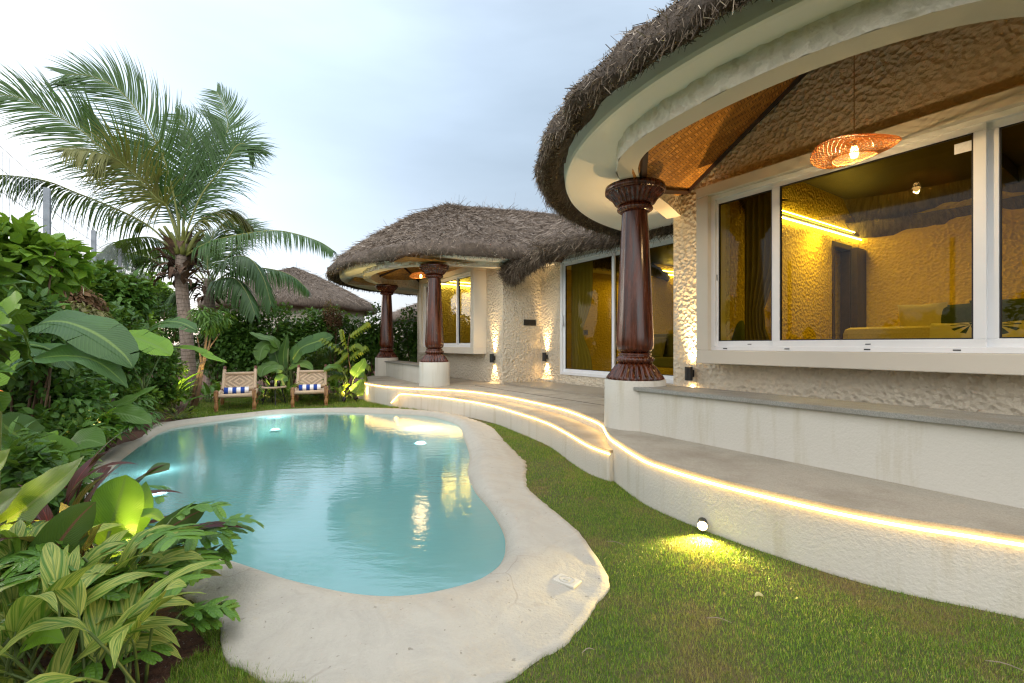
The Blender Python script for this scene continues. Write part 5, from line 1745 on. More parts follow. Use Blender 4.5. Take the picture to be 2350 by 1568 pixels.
def px_frond(t_, pix, Y0, Y1, nl, L, mat, seed, **kw):
    n = len(pix)
    pts = [at(x, y, Y0 + (Y1 - Y0) * (i / (n - 1)) ** 1.2) for i, (x, y) in enumerate(pix)]
    return frond(t_, pts, nl, L, mat, seed=seed, **kw)
PY = 8.9
_pb = at(438, 930, PY)
palm = thing('coconut_palm', (_pb[0], _pb[1], 0), 'tall coconut palm with ringed grey trunk and wind blown fronds left of the loungers', 'palm tree')
def palm_trunk():
    pts = [at(441, 935, PY), at(438, 900, PY), at(433, 830, PY), at(427, 760, PY), at(421, 700, PY), at(416, 640, PY), at(417, 600, PY), at(419, 560, PY)]
    pts[0] = (pts[0][0], pts[0][1], -.1)
    pp = spline(pts, 60); rad = []
    for i, p in enumerate(pp):
        q = i / 59
        rad.append((.130 - .030 * q ** .6) * (1 + .022 * math.sin(i * 2.4)) + (.05 * max(0, .08 - q) / .08))
    mb = MB(); mb.tube(pp, rad, 20)
    mb.build('trunk', G['palmbark'], palm, smooth=True)
    # torn fibre and dry sheaths under the crown
    mb = MB()
    rg = random.Random(5)
    for k in range(60):
        a = rg.uniform(0, 6.28); z = rg.uniform(-.55, .30)
        c = Vector(at(416, 590, PY)) + V3(.12 * math.cos(a), .12 * math.sin(a), z)
        up_ = rg.random() < .45
        pts_ = arc(c, math.degrees(a), 55 if up_ else rg.uniform(-20, 25), rg.uniform(.22, .55), 30 if up_ else 90, 5)
        leaf(mb, pts_, rg.uniform(.08, .20), W_LANCE, fold=25, ripple=.4)
    mb.build('dry_fibre', G['fibre'], palm)
    mb = MB()
    for k in range(7):
        a = k * .9; c = Vector(at(418, 585, PY)) + V3(.09 * math.cos(a), .09 * math.sin(a), 0)
        mb.tube(arc(c, math.degrees(a), 70, .55, 25, 6), [.05, .045, .04, .034, .03, .026], 7)
    mb.build('leaf_sheath', G['rachis'], palm, smooth=True)
palm_trunk()
WL = (-.5, 0, .05)
px_frond(palm, [(412,560),(405,482),(383,386),(359,328),(314,253),(266,202),(205,174),(150,172)], PY, PY - .6, 104, .95, G['palm'], 1, up=(.1, -1, .35), droop=.25, lift=.05, wind=WL)
px_frond(palm, [(410,560),(385,480),(350,436),(290,379),(239,345),(188,301),(120,260),(51,226),(-20,214)], PY, PY - 1.2, 108, .92, G['palm'], 2, up=(.1, -1, .35), droop=.5, lift=.25, wind=(-.25, 0, 0))
px_frond(palm, [(410,560),(385,478),(359,455),(308,400),(267,366),(232,353),(195,345),(150,345)], PY - .05, PY - 1.5, 105, .72, G['palmold'], 3, up=(.1, -1, .35), droop=1.3, lift=.1)
px_frond(palm, [(405,585),(359,533),(308,499),(239,468),(171,441),(120,420),(68,408),(0,402),(-50,405)], PY, PY - .9, 130, .72, G['palm'], 4, droop=1.6, lift=.05, fwd=.9)
px_frond(palm, [(412,555),(412,482),(420,427),(427,376),(433,342),(438,316),(425,285),(405,262)], PY, PY + .8, 95, .78, G['palm'], 5, droop=.3, lift=.2, up=(.3, -1, .1), wind=WL)
px_frond(palm, [(420,560),(431,523),(461,451),(496,403),(526,359),(542,336),(560,330),(580,345)], PY, PY + .3, 92, .80, G['palm'], 6, up=(.1, -1, .35), droop=.7, lift=.15)
px_frond(palm, [(418,555),(424,470),(440,400),(480,345),(513,318),(523,290),(516,245),(497,210)], PY + .1, PY + 1.0, 92, .78, G['palm'], 7, droop=.15, lift=.15, up=(.3, -1, .1), wind=WL)
px_frond(palm, [(424,590),(445,575),(482,556),(530,543),(590,533),(640,530),(690,540),(735,556),(765,575)], PY, PY - 1.0, 120, .48, G['palm'], 8, droop=1.7, lift=.05)
px_frond(palm, [(420,570),(437,533),(460,505),(495,488),(525,482),(553,497),(572,520)], PY, PY + .7, 110, .62, G['palmold'], 9, droop=1.2, lift=.1)
px_frond(palm, [(408,585),(380,560),(345,545),(300,548),(270,560),(240,585)], PY, PY + 1.2, 100, .6, G['palm'], 10, droop=1.4, lift=.05)
px_frond(palm, [(415,560),(398,500),(372,430),(335,372),(290,335),(250,320)], PY, PY + 1.6, 90, .6, G['palm'], 11, up=(.1, -1, .35), droop=.7, lift=.1)
px_frond(palm, [(416,555),(428,480),(446,430),(465,375),(480,330)], PY, PY + 1.4, 100, .65, G['palm'], 12, up=(.1, -1, .35), droop=.5, lift=.1)
P2 = 11.5
_pb = at(487, 900, P2)
palm2 = thing('coconut_palm', (_pb[0], _pb[1], 0), 'shorter coconut palm with drooping fronds behind the tall one', 'palm tree')
mb = MB(); pp = spline([(_pb[0], _pb[1], -.1), at(487, 850, P2), at(484, 760, P2), at(480, 690, P2), at(479, 640, P2)], 24)
mb.tube(pp, list(np.linspace(.15, .11, 24)), 14); mb.build('trunk', G['palmbark'], palm2, smooth=True)
mb = MB(); rg = random.Random(9)
for k in range(40):
    a = rg.uniform(0, 6.28); c = Vector(at(479, 660, P2)) + V3(.16 * math.cos(a), .16 * math.sin(a), rg.uniform(-.3, .25))
    leaf(mb, arc(c, math.degrees(a), rg.uniform(-20, 50), rg.uniform(.2, .5), 80, 5), rg.uniform(.08, .18), W_LANCE, fold=25, ripple=.4)
mb.build('dry_fibre', G['fibre'], palm2)
px_frond(palm2, [(482,655),(500,615),(540,590),(575,595),(605,640),(622,700)], P2, P2 - .8, 105, .74, G['palm'], 21, droop=1.9, lift=.05, width=.034)
px_frond(palm2, [(485,655),(530,625),(585,615),(640,622),(680,640),(708,668)], P2, P2 - .2, 100, .55, G['palm'], 22, droop=1.8, lift=.0, width=.034)
px_frond(palm2, [(475,655),(430,615),(364,600),(330,588),(268,575),(212,588),(160,602)], P2, P2 - .6, 120, .72, G['palm'], 23, droop=1.2, lift=.0, width=.034)
px_frond(palm2, [(475,650),(440,600),(395,575),(345,572),(300,590)], P2, P2 + 1.2, 110, .75, G['palm'], 24, droop=1.2, lift=.1, width=.034)
px_frond(palm2, [(480,650),(476,600),(480,560),(500,525),(530,500)], P2, P2 + .6, 110, .85, G['palm'], 25, droop=.8, lift=.1, width=.034)
px_frond(palm2, [(484,660),(510,640),(540,640),(565,670),(585,720)], P2 - .1, P2 - 1.2, 95, .66, G['palm'], 26, droop=2.0, lift=.0, width=.034)
px_frond(palm2, [(475,660),(440,650),(405,665),(385,700)], P2, P2 - .5, 90, .7, G['palm'], 27, droop=1.6, lift=.0, width=.034)
px_frond(palm2, [(484,655),(515,600),(545,565),(560,530),(562,505)], P2, P2 + .8, 100, .8, G['palm'], 28, droop=.9, lift=.1, width=.034)

# ---- boundary: steel posts, wire, hedges -------------------------------------------
fence = thing('wire_fence', st(7, -1.55), 'tall wire mesh fence on grey steel posts behind the left hedge', 'fence')
gm = mat_simple('galvanised_post', (.26, .29, .33), .5, .15, 12, Metallic=.3)
ps = [-3, -.4, 2.2, 4.7, 7.2, 9.7, 12.25, 14.8, 17.4]
ztop = [2.9, 2.9, 2.9, 2.9, 2.92, 2.96, 3.12, 3.2, 3.2]
for s, z in zip(ps, ztop):
    mb = MB()
    x, y, _ = st(s, -1.55)
    mb.sbox(s - .03, s + .03, -1.555, -1.545, 0, z); mb.sbox(s - .03, s - .022, -1.545, -1.50, 0, z); mb.sbox(s + .022, s + .03, -1.545, -1.50, 0, z)
    mb.build('post', gm, fence)
for (s0, z0), (s1, z1) in zip(list(zip(ps, ztop))[2:-1], list(zip(ps, ztop))[3:]):
    mb = MB()
    def hz(z, sag, a, b):
        q = np.linspace(0, 1, 5)
        mb.tube([st(s0 + (s1 - s0) * x, -1.56, a + (b - a) * x - sag * 4 * x * (1 - x)) for x in q], .003, 3, cap=False)
    for k in range(14):
        h = .35 + (z0 - .30) * (k / 13); h1 = .35 + (z1 - .30) * (k / 13); hz(0, .03, h, h1)
    n_ = int((s1 - s0) / .085)
    for k in range(1, n_):
        x = k / n_; mb.tube([st(s0 + (s1 - s0) * x, -1.558, .3), st(s0 + (s1 - s0) * x, -1.558, z0 + (z1 - z0) * x + .03 * mnoise.noise(Vector((k * .7, s0, 0))))], .0026, 3, cap=False)
    mb.build('wire_mesh', gm, fence)
# hedge shrubs along the fence and along the back
def hedge(name, c, r, n, label, seed, mat='hedge', L=.085, W_=.055, group='dense green hedge shrubs', **kw):
    return shrub(name, c, r, n, L, W_, G[mat], label, 'shrub', group, seed, **kw)
hedge('climbing_shrub', at(40, 600, 3.9), (.50, .55, .50), 1000, 'bright large leaved shrub at the top left edge in front of the fence', 31, 'hedgelight', .15, .10, 'shrubs along the wire fence', lumps=10, inner=.3)
hedge('climbing_shrub', at(248, 690, 6.6), (.48, .50, .62), 2600, 'rounded dark green leafy shrub climbing the fence, left of the palm', 32, 'hedge', .12, .085, 'shrubs along the wire fence')
hedge('withered_shrub', at(160, 705, 5.4), (.42, .35, .40), 1500, 'dead brown shrub between two green shrubs by the fence', 33, 'dead', .08, .05, 'shrubs along the wire fence', droop=1.0)
hedge('withered_shrub', at(190, 735, 5.2), (.26, .25, .26), 600, 'pale withered leaves hanging beside the dead brown shrub', 34, 'deadpale', .11, .05, 'shrubs along the wire fence', droop=1.4)
hedge('hedge_shrub', at(300, 760, 7.0), (.55, .5, .55), 2200, 'mid green leafy shrub below the rounded shrub left of the palm', 35, 'hedgelight', .09, .06, 'shrubs along the wire fence')
hedge('hedge_shrub', at(360, 745, 9.6), (.85, .6, .75), 2600, 'dark shrub by the fence just left of the palm trunk', 36, group='shrubs along the wire fence')
hedge('hedge_shrub', at(352, 700, 11.5), (.7, .6, .5), 2000, 'green shrub far down the fence behind the palm trunk', 37, group='shrubs along the wire fence')
hedge('hedge_shrub', at(110, 850, 4.6), (.6, .55, .65), 2600, 'dark small leaved shrub under the big banana leaf', 38, 'hedge', .085, .055, 'shrubs along the wire fence')
hedge('hedge_shrub', at(240, 830, 5.8), (.6, .6, .75), 2600, 'dark shrub behind the elephant ear leaves', 39, 'hedge', .085, .055, 'shrubs along the wire fence')
hedge('hedge_shrub', at(330, 850, 7.4), (.7, .6, .75), 2400, 'leafy shrub between the palm and the elephant ears', 40, 'hedge', .085, .055, 'shrubs along the wire fence')
hedge('hedge_shrub', at(10, 780, 3.7), (.5, .5, .6), 1800, 'shadowed shrub at the left edge behind the banana leaves', 41, 'hedge', .09, .06, 'shrubs along the wire fence')
hedge('hedge_shrub', at(90, 940, 4.0), (.6, .45, .45), 1800, 'low dark shrub behind the broad leaves at the left edge of the pool', 46, 'hedge', .08, .055, 'shrubs along the wire fence')
for i, (s, sd) in enumerate(((-2.2, 42), (-.6, 43), (1.0, 44), (2.6, 45))):
    x, y, _ = st(s, -1.25)
    hedge('hedge_shrub', (x, y, 1.6 if s < 2 else .95), (.95, .6, 1.6 if s < 2 else .95), 2200, ['tall leafy hedge shrub farthest behind the camera on the left boundary', 'tall leafy hedge shrub behind the camera on the left boundary', 'tall leafy hedge shrub level with the camera on the left boundary', 'lower leafy hedge shrub just outside the left edge of the photo'][i], sd, 'hedge', .11, .075, 'shrubs beside the camera')
row = [(500, 790, 10.8, .75, 1.05), (553, 770, 11.0, .72, 1.15), (610, 765, 11.4, .78, 1.15), (668, 768, 11.8, .75, 1.12), (722, 775, 12.2, .70, 1.12), (790, 775, 12.8, .85, 1.25), (842, 770, 13.2, .75, 1.2), (890, 782, 13.5, .72, 1.2), (940, 785, 13.8, .75, 1.2), (985, 785, 14.0, .75, 1.2)]
labs = ['behind the palm trunk', 'behind the slim tree', 'behind the left lounger', 'above the side table', 'left of the dead brown bush', 'right of the dead brown bush', 'left of the farthest column', 'behind the farthest column', 'right of the farthest column', 'behind the far window']
for i, ((px, py, Y, rx, rz_), lb) in enumerate(zip(row, labs)):
    c = at(px, py, Y)
    hedge('hedge_shrub', (c[0], c[1], 1.03), (rx, .55, rz_ * 1.14), 3100, 'tall dark green hedge shrub ' + lb, 60 + i, 'hedge', .105, .07, 'back hedge shrubs', lumps=11, tr=.02)
c = at(763, 735, 12.2); hedge('withered_shrub', (c[0], c[1], c[2]), (.30, .3, .62), 1500, 'dead brown bush standing in the back hedge in front of the far hut', 80, 'dead', .06, .035, 'back hedge shrubs', droop=.6)
for i, (px, py, Y, r, lb) in enumerate(((325, 668, 24, 1.6, 'pale'), (300, 676, 27, 1.8, 'taller pale'), (365, 690, 26, 1.3, 'small'))):
    c = at(px, py, Y); shrub('far_tree', c, (r, r, r * .8), 1100, .34, .2, G['hedgelight'], lb + ' tree far beyond the fence, left of the palm', 'tree', 'far trees', 90 + i, stems=3, tr=.08)

# ---- huts behind --------------------------------------------------------------------
def hut(px, Y, rad, ze, za, label, seed, n=6000):
    c = at(px, HOR, Y)
    t_ = thing('thatched_hut', (c[0], c[1], 0), label, 'hut', 'huts beyond the hedge')
    mb = MB(); mb.lathe([(rad - .55, 0), (rad - .55, ze + .2)], (c[0], c[1], 0), 40); mb.build('wall', M['plaster'], t_, smooth=True)
    N = 90; prof = [(rad - .35, ze + .1), (rad - .05, ze - .02), (rad + .05, ze + .06), (rad + .04, ze + .2), (rad - .1, ze + .36)]
    for q in np.linspace(.08, 1, 12): prof.append(((rad - .1) * (1 - q) + .05, ze + .36 + (za - ze - .36) * (q * .8 + .2 * math.sin(q * math.pi / 2))))
    rows = []
    for r_, z in prof:
        rows.append([(c[0] + (r_ + .05 * mnoise.noise(Vector((a * 8, z, seed)))) * math.cos(a), c[1] + r_ * math.sin(a), z + .07 * mnoise.noise(Vector((a * 4, z * 2, seed)))) for a in np.linspace(0, 2 * math.pi, N, endpoint=False)])
    mb = MB(); mb.grid(rows, close_u=True, uvs=[(j / N * 19, i / len(prof) * 4) for i in range(len(prof)) for j in range(N)])
    rf = mb.build('thatch_roof', M['thatch'], t_, smooth=True)
    a = rng.uniform(-math.pi, 0, n); q = rng.uniform(0, 1, n) ** .7
    rr = (rad - .1) * q + .04; z = za - (za - ze - .36) * (q * .8 + .2 * (1 - np.cos(q * math.pi / 2)) )
    qq = 1 - q; z = ze + .36 + (za - ze - .36) * (qq * .8 + .2 * np.sin(qq * math.pi / 2))
    P = np.stack([c[0] + rr * np.cos(a), c[1] + rr * np.sin(a), z], 1)
    D = nrm(np.stack([np.cos(a), np.sin(a), -.5 * np.ones(n)], 1) + rng.normal(size=(n, 3)) * .35)
    straws('straw', P, D, rng.uniform(.15, .4, n), rng.uniform(.008, .02, n), M['straw'], rf)['kind'] = 'stuff'
hut(676, 20.5, 3.55, 2.6, 4.62, 'large thatched hut with a conical roof beyond the back hedge', 2.0)
hut(1010, 29, 3.6, 2.5, 4.2, 'small far thatched roof just showing right of the farthest column', 5.0, 2500)
# ================================================================ broad leaved plants
def plant(name, loc, label, cat, group=None):
    return thing(name, (loc[0], loc[1], 0.0), label, cat, group)
def px_leaf(t_, pix, Y0, Y1, width, mat, prof=W_PADDLE, up=None, fold=14, ripple=.12, tear=0.0, name='leaf', n=18, roll=0.0, stalk=None, rad=.008):
    """one big leaf along a midrib seen at pix, from depth Y0 at its base to Y1 at its tip"""
    m = len(pix)
    pts = [Vector(at(x, y, Y0 + (Y1 - Y0) * i / (m - 1))) for i, (x, y) in enumerate(pix)]
    pts = [Vector(p) for p in resample(spline(pts, 60), n)]
    mb = MB(); leaf(mb, pts, width, prof, up, fold, ripple, tear, 3, roll)
    o = mb.build(name, mat, t_, smooth=True)
    if stalk is not None:
        b = Vector(stalk)
        mb = MB(); mid_ = (b + pts[0]) / 2 + V3(0, 0, .08); mb.tube(spline([b, mid_, pts[0], pts[min(4, n - 1)]], 12), list(np.linspace(rad * 1.7, rad * .6, 12)), 7)
        mb.build('stalk', G['stem'], o, smooth=True)
    return o
TOCAM = (0, -1, .35)
# banana plant at the left edge
bn = plant('banana_plant', at(-60, 900, 3.1), 'banana plant with huge drooping leaves at the left edge', 'banana plant')
sb = (at(-60, 900, 3.1)[0], 3.1, .5)
px_leaf(bn, [(40,790),(90,745),(140,738),(190,752),(240,778),(285,815),(303,842)], 3.1, 3.0, .31, G['banana'], W_PADDLE, (.05, -.55, 1), 10, .10, .25, stalk=sb, n=22)
px_leaf(bn, [(22,862),(70,830),(130,818),(200,822),(250,848),(294,890)], 2.9, 3.0, .30, G['banana'], W_LANCE, (.1, -.35, 1), 16, .10, .0, stalk=sb, n=20)
px_leaf(bn, [(-25,765),(5,740),(30,712),(52,690)], 2.9, 2.8, .30, G['bright'], W_PADDLE, (-.3, -1, .4), 10, .05, stalk=sb)
px_leaf(bn, [(-40,890),(-10,830),(5,760),(8,690)], 2.8, 2.9, .30, G['bright'], W_PADDLE, (0, -1, .1), 10, .05, stalk=sb)
px_leaf(bn, [(-20,800),(40,790),(110,800),(170,850)], 3.2, 3.5, .42, G['banana'], W_PADDLE, (.05, -.2, 1), 8, .12, .7, stalk=sb)
mb = MB(); mb.tube([(sb[0], sb[1], -.05), (sb[0], sb[1], .35), sb], [.07, .06, .05], 10); mb.build('stem', G['stem'], bn, smooth=True)
bn2 = plant('banana_plant', at(330, 900, 6.3), 'banana plant with torn leaves reaching across the palm trunk', 'banana plant')
sb = at(330, 900, 6.2)
px_leaf(bn2, [(262,775),(295,772),(330,782),(365,797),(392,815)], 5.2, 5.0, .30, G['bright'], W_PADDLE, (.1, -.7, 1), 12, .10, .3, stalk=sb)
px_leaf(bn2, [(330,770),(352,748),(385,738),(420,742),(450,758)], 6.3, 6.2, .32, G['banana'], W_PADDLE, (.1, -.5, 1), 6, .1, .9, stalk=sb)
px_leaf(bn2, [(385,798),(420,796),(450,800),(485,818),(522,832)], 6.2, 6.4, .20, G['bright'], W_PADDLE, (.1, -.2, 1), 6, .08, .3, stalk=sb)
px_leaf(bn2, [(330,860),(312,810),(318,770),(340,740)], 6.2, 6.4, .28, G['banana'], W_PADDLE, (.3, -1, .3), 8, .1, .4, stalk=sb)
# elephant ears
ee = plant('elephant_ear', at(215, 1000, 4.9), 'elephant ear plant with broad ribbed leaves on pale stalks by the left pool rim', 'elephant ear')
sb = at(205, 1005, 4.9)
px_leaf(ee, [(242,940),(285,925),(325,905),(362,884)], 4.7, 4.9, .26, G['ear'], W_HEART, (-.2, -.6, 1), 16, .12, stalk=sb)
px_leaf(ee, [(250,948),(280,950),(315,958),(348,972)], 4.6, 4.5, .28, G['ear'], W_HEART, (.1, -.7, 1), 10, .12, stalk=sb)
px_leaf(ee, [(192,893),(210,900),(228,915),(243,935)], 4.9, 4.7, .24, G['ear'], W_HEART, (.2, -.7, 1), 14, .10, stalk=sb)
px_leaf(ee, [(215,860),(235,850),(262,858),(290,880)], 5.0, 5.0, .24, G['ear'], W_HEART, (.2, -.5, 1), 14, .10, stalk=sb)
# canna and heliconia at the left rim of the pool
cn = plant('canna_plant', at(95, 1330, 2.3), 'tall canna plant with big striped and dark leaves at the lower left', 'canna plant')
sb = (at(60, 1330, 2.3)[0], 2.3, .05)
px_leaf(cn, [(-30,1225),(40,1180),(110,1125),(160,1085),(193,1047)], 2.05, 2.0, .24, G['cannastripe'], W_LANCE, (-.35, -1, .55), 12, .05, stalk=sb, n=22)
px_leaf(cn, [(28,1390),(75,1330),(125,1260),(175,1195),(220,1152)], 1.75, 1.8, .155, G['cannadark'], W_PADDLE, (.7, -1, .35), 12, .05, stalk=sb, n=22)
px_leaf(cn, [(-20,1340),(10,1280),(28,1240),(12,1215)], 1.8, 1.7, .16, G['cannastripe'], W_PADDLE, (0, -1, .4), 12, .05, stalk=sb)
px_leaf(cn, [(-40,1195),(0,1160),(30,1140),(50,1120)], 2.1, 2.0, .13, G['cannastripe'], W_LANCE, (-.2, -1, .5), 12, .05, stalk=sb)
px_leaf(cn, [(-60,1090),(-20,1080),(10,1055),(24,1030)], 2.2, 2.1, .16, G['bright'], W_LANCE, (-.2, -1, .5), 12, .05, stalk=sb)
px_leaf(cn, [(95,1700),(120,1600),(150,1500),(188,1425)], 1.40, 1.42, .085, G['ginger'], W_LANCE, (.1, -1, .3), 16, .04, stalk=(at(140, 1600, 1.4)), n=18)
px_leaf(cn, [(0,1480),(60,1425),(120,1390),(192,1368)], 1.45, 1.5, .09, G['cannastripe'], W_LANCE, (.1, -.8, 1), 16, .06, stalk=sb, n=18)
px_leaf(cn, [(40,1500),(75,1470),(110,1460),(150,1475)], 1.42, 1.38, .085, G['bright'], W_LANCE, (.1, -.6, 1), 16, .06, stalk=sb)
cn2 = plant('canna_plant', at(235, 1290, 2.55), 'canna plant with upright green leaves standing against the water', 'canna plant')
sb = (at(245, 1290, 2.55)[0], 2.5, .03)
px_leaf(cn2, [(240,1255),(256,1205),(273,1150),(290,1090)], 2.05, 2.1, .21, G['canna'], W_PADDLE, (.3, -1, .1), 8, .03, stalk=sb, n=20)
px_leaf(cn2, [(268,1245),(298,1200),(322,1150),(335,1105)], 2.15, 2.3, .15, G['canna'], W_LANCE, (.6, -1, .2), 12, .03, stalk=sb, n=20)
px_leaf(cn2, [(300,1165),(312,1120),(340,1090),(388,1078)], 2.4, 2.35, .19, G['cannadark'], W_PADDLE, (.2, -.3, 1), 22, .06, stalk=sb, n=20)
px_leaf(cn2, [(352,1242),(385,1215),(425,1190),(473,1166)], 2.0, 2.0, .105, G['cannadark'], W_PADDLE, (.4, -1, .6), 8, .04, stalk=(at(330, 1300, 2.1)), n=20)
px_leaf(cn2, [(262,1235),(310,1190),(350,1180),(383,1205)], 2.2, 2.1, .10, G['canna'], W_LANCE, (.2, -.4, 1), 20, .06, stalk=sb, n=16)
px_leaf(cn2, [(300,1135),(330,1140),(352,1152)], 2.6, 2.6, .09, G['cannadark'], W_LANCE, (.2, -.3, 1), 20, .06, stalk=sb)
cn3 = plant('canna_plant', at(130, 1150, 3.3), 'canna plant with folded broad leaves beside the small orange spotlight', 'canna plant')
sb = (at(125, 1150, 3.3)[0], 3.2, .05)
px_leaf(cn3, [(160,1085),(140,1050),(118,1020),(100,990)], 3.0, 3.1, .22, G['canna'], W_LANCE, (.6, -1, .5), 20, .05, stalk=sb)
px_leaf(cn3, [(130,1045),(160,1025),(200,1010),(243,1022)], 3.2, 3.1, .28, G['ear'], W_LANCE, (.1, -.8, 1), 8, .06, stalk=sb)
px_leaf(cn3, [(125,1080),(95,1065),(65,1045),(40,1028)], 3.1, 3.0, .22, G['banana'], W_PADDLE, (-.2, -.9, 1), 10, .06, stalk=sb)
px_leaf(cn3, [(125,1090),(80,1085),(40,1080),(0,1095)], 3.0, 2.8, .22, G['canna'], W_PADDLE, (-.2, -.6, 1), 14, .06, stalk=sb)
px_leaf(cn3, [(150,1110),(178,1095),(200,1080),(212,1060)], 2.9, 2.9, .14, G['canna'], W_LANCE, (.3, -1, .5), 14, .06, stalk=sb)
px_leaf(cn3, [(60,1020),(20,985),(-15,960)], 3.0, 2.9, .26, G['banana'], W_PADDLE, (-.2, -.6, 1), 10, .06, stalk=sb)
# canna flower
fl = MB(); rg = random.Random(3); c = Vector(at(2, 918, 2.3))
for k in range(9):
    leaf(fl, arc(c + V3(rg.uniform(-.02, .02), 0, rg.uniform(-.03, .03)), rg.uniform(0, 360), rg.uniform(-10, 70), .05, 50, 5), .035, W_LANCE, None, 10, .4)
k = NT('orange_petal'); n_ = k.noise(k.coord('Object'), 60, 2)
fo = thing('canna_flower', tuple(c), 'orange and yellow canna flower at the left edge of the photo', 'flower')
fl.build('petals', k.done(k.pbr(k.mixc(k.ramp(n_, .4, .6), (.75, .10, .012), (.85, .42, .03)), .6)), fo, smooth=True)
mb = MB(); mb.tube([(c.x, c.y, 0), (c.x - .01, c.y, .5), tuple(c)], .006, 6); mb.build('stalk', G['stem'], fo)

def clump(name, base, label, cat, mat, n, L, width, el=(40, 85), droop=(40, 100), prof=W_LANCE, group=None, seed=1, fold=16, stalk=.25, az=None, ripple=.08, nseg=10, spread=.05, together=False, sl_mat=None, scale_var=.35):
    """rosette or cane clump; each leaf is a part, or one foliage part when far away"""
    rg = random.Random(seed)
    t_ = thing(name, (base[0], base[1], base[2]), label, cat, group)
    allb = MB(); stb = MB()
    for k in range(n):
        a = rg.uniform(*(az or (0, 360))); e = rg.uniform(*el); l = L * rg.uniform(1 - scale_var, 1 + scale_var * .5)
        b = V3(base[0] + rg.uniform(-spread, spread), base[1] + rg.uniform(-spread, spread), base[2] - .01)
        sp = arc(b, a, min(88, e + 12), stalk * rg.uniform(.6, 1.5), 10, 5)
        pts = arc(sp[-1], a + rg.uniform(-15, 15), e, l, rg.uniform(*droop), nseg, rg.uniform(-20, 20))
        mb = allb if together else MB()
        leaf(mb, pts, width * rg.uniform(.75, 1.2), prof, None, fold, ripple, 0, 2, rg.uniform(-.5, .5))
        stb.tube(sp + [pts[1]], [.006, .006, .005, .005, .004, .002], 5)
        if not together: mb.build('leaf', mat, t_, smooth=True)
    if together: allb.build('foliage', mat, t_, smooth=True)
    stb.build('stem', sl_mat or G['stem'], t_, smooth=True)
    return t_
# variegated ginger in the lower left corner
gp = [(120,1480,1.50,15),(40,1500,1.42,14),(200,1440,1.70,14),(280,1470,1.72,12),(60,1400,1.75,13),(150,1360,1.95,13),(250,1350,2.05,12),(-30,1450,1.6,12),(20,1330,2.05,12),(220,1530,1.48,10),(330,1540,1.52,7)]
gl = ['in the lower left corner of the photo','at the left edge just above the corner','in the middle of the lower left clumps','left of the lobed philodendron','behind the corner clump','lit yellow below the upright canna leaves','behind the lobed philodendron','half outside the left edge','under the big striped canna leaf','at the bottom edge beside the lawn','small, at the bottom edge next to the bare red soil']
for i, ((px, py, Y, n), lb) in enumerate(zip(gp, gl)):
    x = at(px, py, Y)[0]
    clump('shell_ginger', (x, Y, float(ground_z(np.array(x), np.array(Y)))), 'yellow striped shell ginger ' + lb, 'ginger plant', G['ginger'], n, .34 if Y < 1.8 else .27, .085, (25, 80), (50, 130), W_LANCE, 'yellow striped shell ginger clumps', 200 + i, 14, .20 if Y < 1.8 else .10, None, .10, 11, .07)
def lobed(mb, base, az, el, L, wd, rg):
    """split philodendron leaf: a midrib with paired fingers"""
    pts = arc(base, az, el, L, rg.uniform(30, 70), 10)
    leaf(mb, pts, wd * .24, W_HEART, None, 8, .05, 0, 2)
    for k in (1, 2, 4, 5, 7, 8):
        p = pts[k]; T = (pts[min(k + 1, 9)] - pts[k - 1]).normalized(); S = T.cross(V3(0, 0, 1)).normalized(); N = S.cross(T)
        l = wd * .62 * math.sin(math.pi * (k + 1.2) / 11.5) ** .8
        for sd in (-1, 1):
            d = (S * sd + T * .55 + N * rg.uniform(-.05, .25)).normalized()
            fp = [p + d * (l * q) - V3(0, 0, .22 * l * q * q) for q in (0, .25, .5, .75, 1)]
            leaf(mb, fp, L * .115, lambda v: .75 + .5 * math.sin(v * 3.0) - .9 * max(0, v - .75), N, 6, .0, 0, 1)
def philo(base, label, n, L, seed, h=.26, az=(0, 360)):
    rg = random.Random(seed); t_ = thing('philodendron', base, label, 'philodendron', 'lobed philodendrons by the pool rim')
    sb_ = MB()
    for k in range(n):
        a = rg.uniform(*az); sp = arc(base, a, rg.uniform(55, 85), h * rg.uniform(.55, 1.35), 30, 6)
        mb = MB(); lobed(mb, sp[-1], a + rg.uniform(-25, 25), rg.uniform(5, 45), L * rg.uniform(.75, 1.15), L * .95, rg)
        mb.build('leaf', G['philo'], t_, smooth=True)
        sb_.tube(sp, [.006, .0055, .005, .0045, .004, .004], 6)
    sb_.build('stalk', G['stem'], t_, smooth=True)
philo((at(272, 1500, 1.82)[0], 1.82, .02), 'large lobed philodendron overhanging the pool rim at the lower left', 22, .21, 301, .33, (-150, 80))
philo((at(250, 1400, 2.0)[0], 2.0, .02), 'lobed philodendron left of the large one, among the striped ginger', 12, .20, 302, .30)
philo((at(370, 1560, 1.68)[0], 1.68, .02), 'small lobed philodendron low by the bare red soil', 6, .16, 303, .12, (-160, 40))
philo((at(235, 1215, 2.75)[0], 2.75, .03), 'small lobed philodendron beside the water behind the upright canna leaves', 7, .17, 304, .20)
# burgundy cordylines
for i, (px, py, Y, lb) in enumerate(((150, 1240, 2.2, 'among the canna leaves at the lower left'), (110, 1200, 2.5, 'at the left below the striped canna leaf'), (225, 1000, 4.8, 'behind the elephant ear stalks'), (160, 1330, 1.9, 'low, under the dark canna leaf'))):
    clump('cordyline', (at(px, py, Y)[0], Y, .03), 'burgundy leaved cordyline ' + lb, 'cordyline', G['red'], 10, .36, .06, (25, 80), (30, 90), W_LANCE, 'burgundy cordylines', 320 + i, 18, .26, together=False, sl_mat=G['red'])
